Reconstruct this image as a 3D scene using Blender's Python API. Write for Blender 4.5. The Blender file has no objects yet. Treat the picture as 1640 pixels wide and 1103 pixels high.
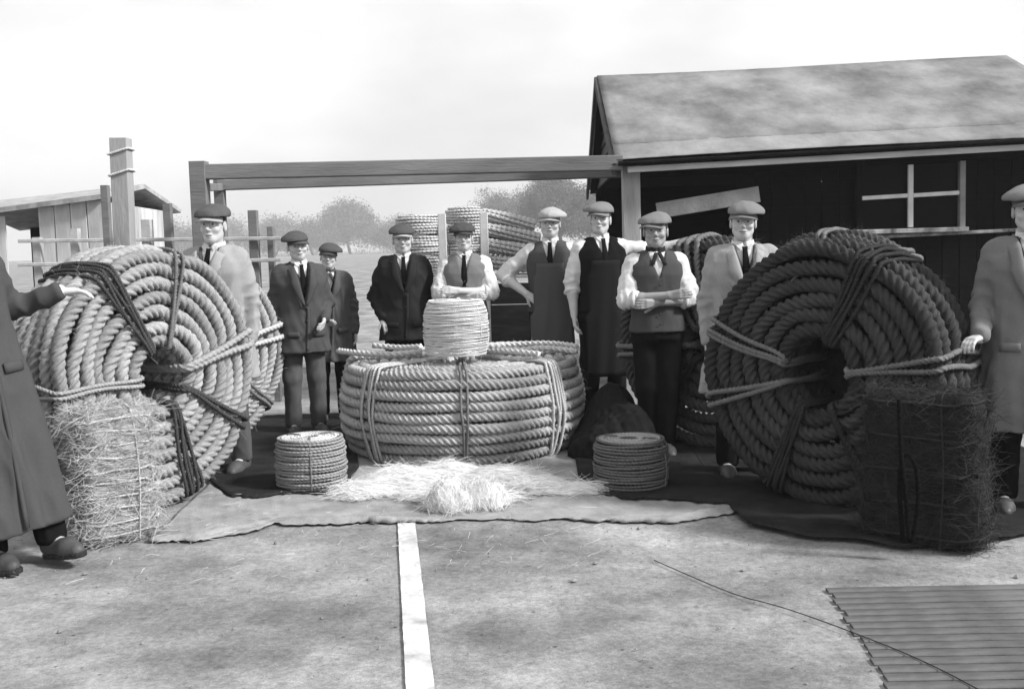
import bpy, math, random
import numpy as np
from mathutils import Vector, Matrix, Euler
random.seed(7); RNG = np.random.default_rng(7)
scn = bpy.context.scene
COL = scn.collection
R = math.radians
# ------------------------------------------------------------------ camera
FPX, PITCH, ROLL, CAMH = 1758.0, R(5.09), R(-1.6), 1.40
cam = bpy.data.cameras.new('camera'); cam.sensor_width = 36; cam.lens = FPX/1640*36
cam.clip_start = .05; cam.clip_end = 4000
camo = bpy.data.objects.new('camera', cam); COL.objects.link(camo)
CM = Matrix.Rotation(math.pi/2-PITCH, 3, 'X') @ Matrix.Rotation(ROLL, 3, 'Z')
camo.matrix_world = Matrix.Translation((0, 0, CAMH)) @ CM.to_4x4()
scn.camera = camo
# ------------------------------------------------------------------ world, sun, exposure
SUN_EL, SUN_AZ = R(38), R(70)       # azimuth measured from -Y (towards the camera) to +X
LDIR = Vector((math.sin(SUN_AZ)*math.cos(SUN_EL), -math.cos(SUN_AZ)*math.cos(SUN_EL), math.sin(SUN_EL)))
w = bpy.data.worlds.new('World'); scn.world = w; w.use_nodes = True
nt = w.node_tree; nt.nodes.clear()
N = nt.nodes.new; L = nt.links.new
sky = N('ShaderNodeTexSky'); sky.sky_type = 'NISHITA'; sky.sun_disc = False
sky.sun_elevation = SUN_EL; sky.sun_rotation = math.atan2(LDIR.x, LDIR.y)
sky.dust_density = 4.0; sky.air_density = 1.5
bw = N('ShaderNodeRGBToBW'); L(sky.outputs[0], bw.inputs[0])
tc = N('ShaderNodeTexCoord'); mp = N('ShaderNodeMapping'); mp.inputs['Scale'].default_value = (1, 1, 2.2)
L(tc.outputs['Generated'], mp.inputs[0])
nz = N('ShaderNodeTexNoise'); nz.inputs['Scale'].default_value = 2.6; nz.inputs['Detail'].default_value = 7; nz.inputs['Roughness'].default_value = .55
L(mp.outputs[0], nz.inputs[0])
mr = N('ShaderNodeMapRange'); mr.inputs[1].default_value = .3; mr.inputs[2].default_value = .62
mr.inputs[3].default_value = 6.8; mr.inputs[4].default_value = 10.6; L(nz.outputs[0], mr.inputs[0])
mx = N('ShaderNodeMix'); mx.data_type = 'FLOAT'; mx.inputs[0].default_value = .7
L(bw.outputs[0], mx.inputs[2]); L(mr.outputs[0], mx.inputs[3])
bg = N('ShaderNodeBackground'); bg.inputs[1].default_value = .05
L(mx.outputs[0], bg.inputs[0])
wo = N('ShaderNodeOutputWorld'); L(bg.outputs[0], wo.inputs[0])
sl = bpy.data.lights.new('sun', 'SUN'); sl.energy = 2.1; sl.angle = R(8); sl.color = (1, 1, 1)
so = bpy.data.objects.new('sun', sl); COL.objects.link(so)
so.rotation_euler = LDIR.to_track_quat('Z', 'Y').to_euler(); so.location = (4, -4, 9)
scn.view_settings.view_transform = 'Standard'; scn.view_settings.look = 'None'
scn.view_settings.exposure = 1.5; scn.view_settings.gamma = 1.0

def P(px, py, Y):
    "world point seen at pixel (1640x1103) at forward distance Y"
    d = CM @ Vector(((px-820)/FPX, -(py-551.5)/FPX, -1)); k = Y/d.y
    return Vector((d.x*k, Y, CAMH+d.z*k))
def G(px, py, z=0.0):
    d = CM @ Vector(((px-820)/FPX, -(py-551.5)/FPX, -1)); k = (z-CAMH)/d.z
    return Vector((d.x*k, d.y*k, z))
# ------------------------------------------------------------------ materials
MATS = {}
def mat(name, v, rough=.85, var=.25, scale=6., bump=.25, bscale=70., stretch=(1, 1, 1), uv=False, spec=.25, detail=5, metal=0):
    if name in MATS: return MATS[name]
    m = bpy.data.materials.new(name); m.use_nodes = True; t = m.node_tree
    b = t.nodes['Principled BSDF']; b.inputs['Roughness'].default_value = rough
    b.inputs['Specular IOR Level'].default_value = spec; b.inputs['Metallic'].default_value = metal
    c = t.nodes.new('ShaderNodeTexCoord'); q = t.nodes.new('ShaderNodeMapping'); q.inputs['Scale'].default_value = stretch
    t.links.new(c.outputs['UV' if uv else 'Object'], q.inputs[0])
    n = t.nodes.new('ShaderNodeTexNoise'); n.inputs['Scale'].default_value = scale; n.inputs['Detail'].default_value = detail
    n.inputs['Roughness'].default_value = .62
    t.links.new(q.outputs[0], n.inputs[0])
    r = t.nodes.new('ShaderNodeValToRGB'); lo, hi = v*(1-var), v*(1+var)
    r.color_ramp.elements[0].position = .3; r.color_ramp.elements[0].color = (lo, lo, lo, 1)
    r.color_ramp.elements[1].position = .7; r.color_ramp.elements[1].color = (hi, hi, hi, 1)
    t.links.new(n.outputs[0], r.inputs[0]); t.links.new(r.outputs[0], b.inputs['Base Color'])
    if bump:
        n2 = t.nodes.new('ShaderNodeTexNoise'); n2.inputs['Scale'].default_value = bscale; n2.inputs['Detail'].default_value = 3
        t.links.new(q.outputs[0], n2.inputs[0])
        bp = t.nodes.new('ShaderNodeBump'); bp.inputs['Strength'].default_value = bump; bp.inputs['Distance'].default_value = .01
        t.links.new(n2.outputs[0], bp.inputs['Height']); t.links.new(bp.outputs[0], b.inputs['Normal'])
    MATS[name] = m; return m
def rope_mat(name, v, var=.3):
    m = mat(name, v, .95, var*1.4, 4.0, .9, 5.0, (1.0, 5, 1), True, .05, detail=7)
    return m
# ------------------------------------------------------------------ object helpers
def link(o, parent=None):
    COL.objects.link(o)
    if parent is not None: o.parent = parent
    return o
def mesh(name, v, f, m=None, parent=None, smooth=True, uv=None, mi=None):
    v = np.asarray(v, dtype=np.float32).reshape(-1, 3)
    me = bpy.data.meshes.new(name)
    if isinstance(f, np.ndarray) and f.ndim == 2:
        k = f.shape[1]; n = len(f)
        me.vertices.add(len(v)); me.vertices.foreach_set('co', v.ravel())
        me.loops.add(n*k); me.loops.foreach_set('vertex_index', f.astype(np.int32).ravel())
        me.polygons.add(n); me.polygons.foreach_set('loop_start', np.arange(0, n*k, k, dtype=np.int32))
        me.polygons.foreach_set('loop_total', np.full(n, k, dtype=np.int32))
    else:
        me.from_pydata([tuple(p) for p in v.tolist()], [], [list(map(int, q)) for q in f])
    me.update(); me.validate()
    if uv is not None:
        ul = me.uv_layers.new(name='UVMap'); ul.data.foreach_set('uv', np.asarray(uv, dtype=np.float32).ravel())
    me.polygons.foreach_set('use_smooth', np.full(len(me.polygons), smooth))
    ms = m if isinstance(m, (list, tuple)) else [m]
    for a in ms:
        if a: me.materials.append(a)
    if mi is not None: me.polygons.foreach_set('material_index', np.asarray(mi, dtype=np.int32))
    o = bpy.data.objects.new(name, me); return link(o, parent)
def tag(o, label=None, cat=None, group=None, kind=None):
    if label: o['label'] = label
    if cat: o['category'] = cat
    if group: o['group'] = group
    if kind: o['kind'] = kind
    return o
def empty(name, loc=(0, 0, 0), rz=0.0):
    o = bpy.data.objects.new(name, None); o.empty_display_size = .1
    link(o); o.location = loc; o.rotation_euler = (0, 0, rz); return o
def copy_tree(o, parent=None):
    c = o.copy(); COL.objects.link(c); c.parent = parent
    for ch in list(o.children): copy_tree(ch, c)
    return c
BOXF = [(0, 3, 2, 1), (4, 5, 6, 7), (0, 1, 5, 4), (1, 2, 6, 5), (2, 3, 7, 6), (3, 0, 4, 7)]
def beam(name, a, b, wd, th, m, parent=None, up=(0, 0, 1), bev=.006, taper=1.0):
    "a bevelled timber from a to b, wd along the side axis, th along up"
    a, b, up = Vector(a), Vector(b), Vector(up)
    d = b-a; ln = d.length; t = d.normalized(); s = t.cross(up)
    if s.length < 1e-4: s = t.cross(Vector((1, 0, 0)))
    s.normalize(); u = s.cross(t).normalized()
    v = []; f = []
    c = min(bev, wd*.3, th*.3)
    prof = [(-wd/2+c, -th/2), (wd/2-c, -th/2), (wd/2, -th/2+c), (wd/2, th/2-c), (wd/2-c, th/2), (-wd/2+c, th/2), (-wd/2, th/2-c), (-wd/2, -th/2+c)]
    for e, q in ((0, 1.), (ln, taper)):
        for (x, z) in prof: v.append(t*e+s*x*q+u*z*q)
    n = 8
    for i in range(n): f.append((i, i+n, (i+1) % n+n, (i+1) % n))
    f.append(list(range(n))); f.append(list(range(2*n-1, n-1, -1)))
    o = mesh(name, [tuple(x) for x in v], f, m, parent, False); o.location = a
    return o
# ------------------------------------------------------------------ rope sweep
def prof3(n=3, per=4, floor=.66):
    out = []
    for k in range(n*per):
        ph = 2*math.pi*k/(n*per); q = (ph+math.pi/n) % (2*math.pi/n)-math.pi/n
        s = math.sin(math.pi/n)/(1+math.sin(math.pi/n)); c = 1-s
        z = s*s-(c*math.sin(q))**2
        out.append((ph, max(floor, c*math.cos(q)+math.sqrt(max(0, z)))))
    return np.array(out)
def sweep(pts, rad, ref, pitch=None, closed=False, strands=3, per=4, phase=0., floor=.6, flat=1.):
    pts = np.asarray(pts, float); n = len(pts)
    if closed: t = np.roll(pts, -1, 0)-np.roll(pts, 1, 0)
    else: t = np.gradient(pts, axis=0)
    t /= np.linalg.norm(t, axis=1)[:, None]+1e-12
    ref = np.asarray(ref, float); ref = np.broadcast_to(ref, pts.shape)
    nn = ref-(ref*t).sum(1)[:, None]*t; nn /= np.linalg.norm(nn, axis=1)[:, None]+1e-12
    bb = np.cross(t, nn)
    seg = np.linalg.norm(np.diff(pts, axis=0, append=pts[:1] if closed else pts[-1:]), axis=1)
    s = np.concatenate([[0], np.cumsum(seg)[:-1]]); total = seg.sum()
    if strands: pr = prof3(strands, per, floor)
    else: pr = np.array([(2*math.pi*k/per, 1.) for k in range(per)])
    if pitch:
        if closed: pitch = total/max(1, round(total/pitch))
        tw = 2*math.pi*s/pitch+phase
    else: tw = np.full(n, phase)
    rad = np.broadcast_to(np.asarray(rad, float), (n,))
    a = pr[None, :, 0]+tw[:, None]; rr = pr[None, :, 1]*rad[:, None]
    V = pts[:, None, :]+rr[..., None]*(np.cos(a)[..., None]*nn[:, None, :]+flat*np.sin(a)[..., None]*bb[:, None, :])
    m = len(pr); V = V.reshape(-1, 3)
    rows = n if closed else n-1
    i = np.arange(rows)[:, None]; j = np.arange(m)[None, :]
    i2 = (i+1) % n; j2 = (j+1) % m
    F = np.stack([i*m+j, i*m+j2, i2*m+j2, i2*m+j], -1).reshape(-1, 4)
    s2 = np.concatenate([s, [total]])
    u0 = np.broadcast_to(s2[:rows, None], (rows, m)); u1 = np.broadcast_to(s2[1:rows+1, None] if closed else s2[1:rows+1, None], (rows, m))
    v0 = np.broadcast_to(pr[None, :, 0], (rows, m))*rad.mean(); v1 = v0+2*math.pi/m*rad.mean()
    UV = np.stack([np.stack([u0, v0], -1), np.stack([u0, v1], -1), np.stack([u1, v1], -1), np.stack([u1, v0], -1)], 2).reshape(-1, 2)*10
    if not closed:   # close the ends with fans of quads onto a centre vertex
        V = np.vstack([V, pts[:1], pts[-1:]]); c0 = n*m; c1 = c0+1
        j = np.arange(0, m, 2)
        e0 = np.stack([np.full(len(j), c0), (j+2) % m, (j+1) % m, j], -1)
        e1 = np.stack([np.full(len(j), c1), (n-1)*m+j, (n-1)*m+(j+1) % m, (n-1)*m+(j+2) % m], -1)
        if m % 2 == 0:
            F = np.vstack([F, e0, e1]); UV = np.vstack([UV, np.zeros((4*(len(e0)+len(e1)), 2))])
    return V, F, UV
def resample(pts, step, closed=False):
    pts = np.asarray(pts, float)
    if closed: pts = np.vstack([pts, pts[:1]])
    d = np.linalg.norm(np.diff(pts, axis=0), axis=1); s = np.concatenate([[0], np.cumsum(d)])
    n = max(4, int(s[-1]/step)); q = np.linspace(0, s[-1], n, endpoint=not closed)
    return np.stack([np.interp(q, s, pts[:, k]) for k in range(3)], 1)
def smoothline(pts, it=3, closed=False):
    pts = np.asarray(pts, float)
    for _ in range(it):
        if closed: a, b = pts, np.roll(pts, -1, 0)
        else: a, b = pts[:-1], pts[1:]
        q = np.stack([.75*a+.25*b, .25*a+.75*b], 1).reshape(-1, 3)
        pts = q if closed else np.vstack([pts[:1], q, pts[-1:]])
    return pts
def rope(name, pts, rad, m, parent, ref=(0, 0, 1), pitch=None, closed=False, strands=3, per=4, step=None, sm=2, floor=.66):
    pts = smoothline(pts, sm, closed) if sm else np.asarray(pts, float)
    if step is None: step = rad*.5
    pts = resample(pts, step, closed)
    V, F, UV = sweep(pts, rad, ref, pitch or rad*6, closed, strands, per, random.random()*6, floor)
    return mesh(name, V, F, m, parent, True, UV)
# ------------------------------------------------------------------ fibres (real thin tubes joined into one mesh)
def fibres(starts, dirs, lens, rad, bend=.5, segs=4, up=None, gravity=0.):
    n = len(starts); t = np.linspace(0, 1, segs+1)
    b1 = RNG.normal(0, 1, (n, 3)); b2 = RNG.normal(0, 1, (n, 3))
    lens = np.asarray(lens)[:, None, None]
    p = starts[:, None, :]+dirs[:, None, :]*t[None, :, None]*lens+bend*lens*(b1[:, None, :]*(t**2)[None, :, None]*.35+b2[:, None, :]*np.sin(t*5)[None, :, None]*.12)
    p[..., 2] -= gravity*lens[..., 0]*t[None, :]**2
    a = np.cross(dirs, RNG.normal(0, 1, (n, 3))); a /= np.linalg.norm(a, axis=1)[:, None]+1e-9
    b = np.cross(dirs, a)
    tap = (1-.6*t)[None, :, None]*rad
    ring = [p+tap*(math.cos(k*2.0944)*a[:, None, :]+math.sin(k*2.0944)*b[:, None, :]) for k in range(3)]
    V = np.stack(ring, 2)      # n, segs+1, 3, 3
    base = (np.arange(n)*(segs+1)*3)[:, None, None]; s = (np.arange(segs)*3)[None, :, None]; k = np.arange(3)[None, None, :]; k2 = (k+1) % 3
    F = np.stack([base+s+k, base+s+k2, base+s+3+k2, base+s+3+k], -1).reshape(-1, 4)
    return V.reshape(-1, 3), F
def sines(p, f, seed=0, n=7):
    r = np.random.default_rng(seed); o = np.zeros(len(p)); p = np.asarray(p, float)
    for i in range(n):
        k = r.normal(0, f, 3)*(1+.25*i); o += np.sin(p@k+r.uniform(0, 6.28))/(1+.25*i)
    return o/n*1.6
# ------------------------------------------------------------------ signed distance fields -> mesh
class Field:
    def __init__(s, lo, hi, h):
        s.lo = np.array(lo, float); s.h = h; s.n = np.ceil((np.array(hi)-s.lo)/h).astype(int)+1
        s.d = np.full(tuple(s.n), .3, np.float32)
        s.ax = [(s.lo[k]+np.arange(s.n[k])*h).astype(np.float32) for k in range(3)]
    def sub(s, lo, hi):
        i0 = np.clip(np.floor((np.array(lo)-s.lo)/s.h).astype(int), 0, s.n); i1 = np.clip(np.ceil((np.array(hi)-s.lo)/s.h).astype(int)+1, 0, s.n)
        sl = tuple(slice(a, b) for a, b in zip(i0, i1))
        X = s.ax[0][sl[0]][:, None, None]; Y = s.ax[1][sl[1]][None, :, None]; Z = s.ax[2][sl[2]][None, None, :]
        return sl, X, Y, Z
    def put(s, sl, f, k, op='u'):
        d = s.d[sl]
        if d.size == 0: return
        if op == 'c': s.d[sl] = np.maximum(d, -f); return
        if op == 's':
            h = np.clip(.5-.5*(d+f)/k, 0, 1); s.d[sl] = d+(-f-d)*h+k*h*(1-h); return
        if k <= 0: s.d[sl] = np.minimum(d, f); return
        h = np.clip(.5+.5*(d-f)/k, 0, 1); s.d[sl] = d+(f-d)*h-k*h*(1-h)
    def cone(s, a, b, r1, r2, k=.02, op='u'):
        a, b = np.array(a, float), np.array(b, float); m = max(r1, r2)+.06+k
        sl, X, Y, Z = s.sub(np.minimum(a, b)-m, np.maximum(a, b)+m)
        v = b-a; L2 = max(1e-9, v@v)
        t = np.clip(((X-a[0])*v[0]+(Y-a[1])*v[1]+(Z-a[2])*v[2])/L2, 0, 1)
        f = np.sqrt((X-a[0]-t*v[0])**2+(Y-a[1]-t*v[1])**2+(Z-a[2]-t*v[2])**2)-(r1+(r2-r1)*t)
        s.put(sl, f.astype(np.float32), k, op)
    def ell(s, c, r, k=.02, rx=0., op='u'):
        m = max(r)+.06+k; c = np.array(c, float); sl, X, Y, Z = s.sub(c-m, c+m)
        x = X-c[0]; y = Y-c[1]; z = Z-c[2]
        if rx: y, z = y*math.cos(rx)+z*math.sin(rx), -y*math.sin(rx)+z*math.cos(rx)
        k0 = np.sqrt((x/r[0])**2+(y/r[1])**2+(z/r[2])**2)+1e-6; k1 = np.sqrt((x/r[0]**2)**2+(y/r[1]**2)**2+(z/r[2]**2)**2)+1e-6
        s.put(sl, (k0*(k0-1)/k1).astype(np.float32), k, op)
    def loft(s, sec, e=0., k=.03, fold=0., nf=7, ph=0., lean=None):
        sec = sorted(sec); zs = [q[0] for q in sec]
        sl, X, Y, Z = s.sub((-.6, -.6, zs[0]-.05), (.6, .6, zs[-1]+.05))
        z = Z[0, 0, :]
        g = lambda i: np.interp(z, zs, [q[i] if len(q) > i else 0. for q in sec])[None, None, :]
        rx, ry, cx, cy = g(1)+e, g(2)+e, g(3), g(4)
        x = X-cx; y = Y-cy
        if fold:
            th = np.arctan2(y, x); am = fold*np.clip((1.0-Z)/.6, 0, 1)
            q = 1+am*(np.cos(nf*th+ph)+.5*np.cos((nf+4)*th+2*ph+Z*3)); rx = rx*q; ry = ry*q
        f = (((np.abs(x)/rx)**2.3+(np.abs(y)/ry)**2.3)**(1/2.3)-1)*np.minimum(rx, ry)
        f = np.maximum(f, np.maximum(zs[0]-Z, Z-zs[-1]))
        s.put(sl, f.astype(np.float32), k)
    def plane(s, n, c):      # keep n.p < c
        f = s.ax[0][:, None, None]*n[0]+s.ax[1][None, :, None]*n[1]+s.ax[2][None, None, :]*n[2]-c
        s.d = np.maximum(s.d, f.astype(np.float32))
    def vcut(s, zv, zt, wt, y0=-.03):
        X = s.ax[0][:, None, None]; Y = s.ax[1][None, :, None]; Z = s.ax[2][None, None, :]
        al = math.atan2(wt, zt-zv)
        f = np.maximum(np.abs(X)*math.cos(al)-(Z-zv)*math.sin(al), Y-y0)
        s.d = np.maximum(s.d, -f.astype(np.float32))
    def get(s):
        d = s.d; d[0] = d[-1] = .1; d[:, 0] = d[:, -1] = .1; d[:, :, 0] = d[:, :, -1] = .1
        S = d < 0; nx, ny, nz = d.shape
        offs = [(i, j, k) for i in (0, 1) for j in (0, 1) for k in (0, 1)]
        cnt = np.zeros((nx-1, ny-1, nz-1), np.int8)
        for i, j, k in offs: cnt += S[i:nx-1+i, j:ny-1+j, k:nz-1+k]
        act = (cnt > 0) & (cnt < 8); I = np.argwhere(act)
        idx = np.full(act.shape, -1, np.int64); idx[act] = np.arange(len(I))
        val = np.stack([d[I[:, 0]+o[0], I[:, 1]+o[1], I[:, 2]+o[2]] for o in offs], 1)
        acc = np.zeros((len(I), 3)); c = np.zeros(len(I))
        for a in range(8):
            for b in range(a+1, 8):
                oa, ob = np.array(offs[a]), np.array(offs[b])
                if abs(oa-ob).sum() != 1: continue
                m = (val[:, a] < 0) != (val[:, b] < 0); t = val[m, a]/(val[m, a]-val[m, b])
                acc[m] += oa+t[:, None]*(ob-oa); c[m] += 1
        V = (I+acc/c[:, None])*s.h+s.lo
        Fs = []
        for axi in range(3):
            if axi == 0: A, B = S[:-1, 1:-1, 1:-1], S[1:, 1:-1, 1:-1]; o = [(0, 0, 0), (0, 1, 0), (0, 1, 1), (0, 0, 1)]
            elif axi == 1: A, B = S[1:-1, :-1, 1:-1], S[1:-1, 1:, 1:-1]; o = [(0, 0, 0), (0, 0, 1), (1, 0, 1), (1, 0, 0)]
            else: A, B = S[1:-1, 1:-1, :-1], S[1:-1, 1:-1, 1:]; o = [(0, 0, 0), (1, 0, 0), (1, 1, 0), (0, 1, 0)]
            E = np.argwhere(A != B); fl = ~A[E[:, 0], E[:, 1], E[:, 2]]
            q = np.stack([idx[E[:, 0]+a, E[:, 1]+b, E[:, 2]+g] for a, b, g in o], 1)
            q[fl] = q[fl][:, ::-1]; Fs.append(q)
        return V, np.vstack(Fs)
def vnormals(V, F):
    n = np.zeros_like(V); a = np.cross(V[F[:, 2]]-V[F[:, 0]], V[F[:, 3]]-V[F[:, 1]])
    for k in range(4): np.add.at(n, F[:, k], a)
    return n/(np.linalg.norm(n, axis=1)[:, None]+1e-12)
def wrinkle(V, F, amp, f, seed, st=(1, 1, 1), ridge=False):
    q = V*np.array(st); w0 = sines(q, f*.45, seed+50); q = q+.35/f*np.stack([w0, sines(q, f*.5, seed+51), w0*.5], 1)
    s1 = sines(q, f, seed); s1 = np.maximum(-.55, .45-1.5*np.abs(s1)) if ridge else np.sign(s1)*np.abs(s1)**.8
    return V+vnormals(V, F)*(amp*s1)[:, None]

# ================================================================== the setting
Mgr = bpy.data.materials.new('yard_ground'); Mgr.use_nodes = True
t = Mgr.node_tree; b = t.nodes['Principled BSDF']; b.inputs['Roughness'].default_value = .95; b.inputs['Specular IOR Level'].default_value = .1
c = t.nodes.new('ShaderNodeTexCoord')
def tn(sc, det, ro=.6):
    n = t.nodes.new('ShaderNodeTexNoise'); n.inputs['Scale'].default_value = sc; n.inputs['Detail'].default_value = det; n.inputs['Roughness'].default_value = ro
    t.links.new(c.outputs['Object'], n.inputs[0]); return n
def ramp(src, p0, v0, p1, v1):
    r = t.nodes.new('ShaderNodeMapRange'); r.inputs[1].default_value = p0; r.inputs[2].default_value = p1; r.inputs[3].default_value = v0; r.inputs[4].default_value = v1
    t.links.new(src, r.inputs[0]); return r.outputs[0]
def mul(a, b_):
    m = t.nodes.new('ShaderNodeMath'); m.operation = 'MULTIPLY'; t.links.new(a, m.inputs[0]); t.links.new(b_, m.inputs[1]); return m.outputs[0]
n1, n2, n3, n4 = tn(1.1, 6), tn(5, 8, .7), tn(42, 6, .75), tn(16, 4)
g = mul(mul(ramp(n1.outputs[0], .32, .15, .7, .33), ramp(n2.outputs[0], .3, .72, .68, 1.2)), ramp(n3.outputs[0], .3, .68, .7, 1.3))
vo = t.nodes.new('ShaderNodeTexVoronoi'); vo.inputs['Scale'].default_value = 7; t.links.new(c.outputs['Object'], vo.inputs[0])
g = mul(g, ramp(vo.outputs['Distance'], .035, .35, .07, 1.0))
g = mul(g, ramp(n4.outputs[0], .25, .75, .5, 1.0)); n5 = tn(190, 3, .8); g = mul(g, ramp(n5.outputs[0], .3, .7, .7, 1.3)); n6 = tn(.55, 3); g = mul(g, ramp(n6.outputs[0], .35, .8, .65, 1.2))
t.links.new(g, b.inputs['Base Color'])
bp = t.nodes.new('ShaderNodeBump'); bp.inputs['Strength'].default_value = .5; bp.inputs['Distance'].default_value = .012
t.links.new(n3.outputs[0], bp.inputs['Height']); t.links.new(bp.outputs[0], b.inputs['Normal'])
# ground: fine uneven patch near the camera, wide sheet to the horizon
xs = np.concatenate([[-1500, -400, -120, -40, -14], np.linspace(-7, 7, 85), [14, 40, 120, 400, 1500]])
ys = np.concatenate([[-300, -60, -15], np.linspace(-3, 11, 85), [16, 30, 60, 120, 300, 800, 2500]])
XX, YY = np.meshgrid(xs, ys, indexing='ij'); pp = np.stack([XX.ravel(), YY.ravel(), 0*XX.ravel()], 1)
inn = (np.abs(pp[:, 0]) < 7.1) & (pp[:, 1] > -3.1) & (pp[:, 1] < 11.1)
pp[:, 2] = np.where(inn, -.006+.005*sines(pp, 2.2, 3), -.006)
ii, jj = np.meshgrid(np.arange(len(xs)-1), np.arange(len(ys)-1), indexing='ij'); W = len(ys)
GF = np.stack([ii*W+jj, (ii+1)*W+jj, (ii+1)*W+jj+1, ii*W+jj+1], -1).reshape(-1, 4)
ground = mesh('ground', pp, GF, Mgr); tag(ground, 'pale grey trodden yard ground with patches and grit', 'ground', kind='structure')
# white line
Mline = mat('white_paint', .5, .85, .42, 7, .2, 60)
p0, p1 = G(651, 838), G(673, 1103); d = (p1-p0); p1 = p1+d*.5
n = 60; lv = []; tt = np.linspace(0, 1, n)
for k in tt:
    q = p0+(p1-p0)*k; wdt = .0455+random.uniform(-.001, .001)
    for sgn in (-1, 1): lv.append((q.x+sgn*wdt+random.uniform(-.0008, .0008), q.y, .0035))
line = mesh('painted_line', lv, np.array([(2*i, 2*i+1, 2*i+3, 2*i+2) for i in range(n-1)])[:, ::-1].copy(), Mline, None, False)
tag(line, 'straight white painted line running across the yard ground', 'painted line', kind='structure')

# ------------------------------------------------------------------ shed
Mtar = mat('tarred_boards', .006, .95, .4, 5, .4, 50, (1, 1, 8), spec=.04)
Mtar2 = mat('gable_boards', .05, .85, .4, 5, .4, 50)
Mroof = mat('roof_felt', .17, .95, .6, 2.2, .6, 24, (.8, .55, .55), detail=12)
Mfas = mat('pale_fascia', .4, .8, .35, 4, .3, 60, (.4, 1, 4))
Mpost = mat('weathered_post', .36, .9, .35, 5, .4, 70, (1, 1, .15))
Mbeam = mat('weathered_beam', .15, .9, .35, 5, .4, 70, (.15, 1, 1))
Mwhite = mat('white_sash', .5, .6, .15, 8, .15, 60)
Mdark = mat('dark_timber', .006, .9, .35, 6, .3, 60, spec=.05)
Mglass = bpy.data.materials.new('dark_interior_glass'); Mglass.use_nodes = True
gb = Mglass.node_tree.nodes['Principled BSDF']; gb.inputs['Base Color'].default_value = (.004,)*3+(1,); gb.inputs['Roughness'].default_value = .25; gb.inputs['Specular IOR Level'].default_value = .04  # opaque near-black panes stand in for the unlit interior
SY = 9.5; SW = 4.6
shed = empty('timber_shed', (P(1008, 380, SY).x, SY, 0), R(-1.5)); sx0 = shed.location.x
tag(shed, 'long black boarded shed with a mottled pale pitched roof and white window bars', 'shed')
SLEN = 3.98; EZ0, EZ1 = 2.12, 2.23        # the old eave runs slightly out of level
RZ0, RZ1 = 3.17, 3.24
# front wall boards: vertical tarred boards, door opening at the left, window opening
wx0, wx1, wz0, wz1 = 1.969, 2.851, 1.46, 2.02
x = .94; i = 0
while x < SLEN:
    wd = .147; yo = .02*random.random(); zt = 2.09+.018*x
    spans = [(0, zt)]
    if wx0-.02 < x < wx1-.05: spans = [(0, wz0-.03), (wz1+.03, zt)]
    for z0, z1 in spans:
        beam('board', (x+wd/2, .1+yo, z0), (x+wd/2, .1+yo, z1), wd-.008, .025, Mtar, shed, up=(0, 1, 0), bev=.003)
    x += wd
mesh('back_wall', [(0, SW-.1, 0), (SLEN, SW-.1, 0), (SLEN, SW-.1, 2.1), (0, SW-.1, 2.1)], [(0, 1, 2, 3)], Mtar, shed, False)
mesh('end_wall', [(SLEN, .12, 0), (SLEN, SW-.1, 0), (SLEN, SW-.1, 2.2), (SLEN, SW/2, 3.2), (SLEN, .12, 2.2)], [(0, 1, 2, 3, 4)], Mtar, shed, False)
mesh('floor', [(0.0, .12, .01), (SLEN, .12, .01), (SLEN, SW-.1, .01), (0, SW-.1, .01)], [(0, 1, 2, 3)], Mdark, shed, False)
# left end: open below, gable of horizontal boards above
zb = 2.1; k = 0
while zb < 3.05:
    h = .14; f0 = (zb-2.08)/(3.12-2.08); f1 = (zb+h-.01-2.08)/(3.12-2.08)
    a0, a1 = f0*SW/2, SW-f0*SW/2; b0, b1 = min(f1, .98)*SW/2, SW-min(f1, .98)*SW/2
    v = [(-.02, a0, zb), (-.02, a1, zb), (.0, b1, zb+h-.01), (.0, b0, zb+h-.01)]; v += [(p[0]+.022, p[1], p[2]) for p in v]
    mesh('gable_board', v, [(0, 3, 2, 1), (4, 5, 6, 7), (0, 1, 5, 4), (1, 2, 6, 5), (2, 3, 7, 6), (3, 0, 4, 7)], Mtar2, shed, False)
    zb += h
# roof: overlapping felt strips with wavy surface
def roof_strip(v0, v1, side, lift):
    nx_, ny_ = 60, 12; vs = []
    for i in range(nx_+1):
        fx = i/nx_; X = -.12+fx*(SLEN+.3)
        for j in range(ny_+1):
            q = v0+(v1-v0)*j/ny_
            ez = EZ0+(EZ1-EZ0)*fx; rz = RZ0+(RZ1-RZ0)*fx
            yy = -.22+(SW/2+.22)*q; z = ez-.03+(rz-ez+.03)*q
            if side: yy = SW-yy
            z += lift*(1-j/ny_)+.008*math.sin(X*1.3+q*3)+random.uniform(-.0012, .0012)
            if j == 0: yy += random.uniform(-.008, .008)
            vs.append((X, yy, z))
    wv = ny_+1; fs = [(i*wv+j, (i+1)*wv+j, (i+1)*wv+j+1, i*wv+j+1) for i in range(nx_) for j in range(ny_)]
    if side: fs = [q[::-1] for q in fs]
    o = mesh('felt_strip', vs, np.array(fs), Mroof, roof, True)
    md = o.modifiers.new('s', 'SOLIDIFY'); md.thickness = .005; md.offset = -1
roof = mesh('roof', [(-.1, -.16, EZ0-.075), (SLEN+.14, -.16, EZ1-.075), (SLEN+.14, SW/2, RZ1-.05), (-.1, SW/2, RZ0-.05), (-.1, SW+.16, EZ0-.075), (SLEN+.14, SW+.16, EZ1-.075)], [(0, 1, 2, 3), (3, 2, 5, 4)], Mdark, shed, False)
for side in (0, 1):
    for a, b_ in ((0, .17), (.15, 1.0)): roof_strip(a, b_, side, .012 if a == 0 else .0035)
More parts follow.
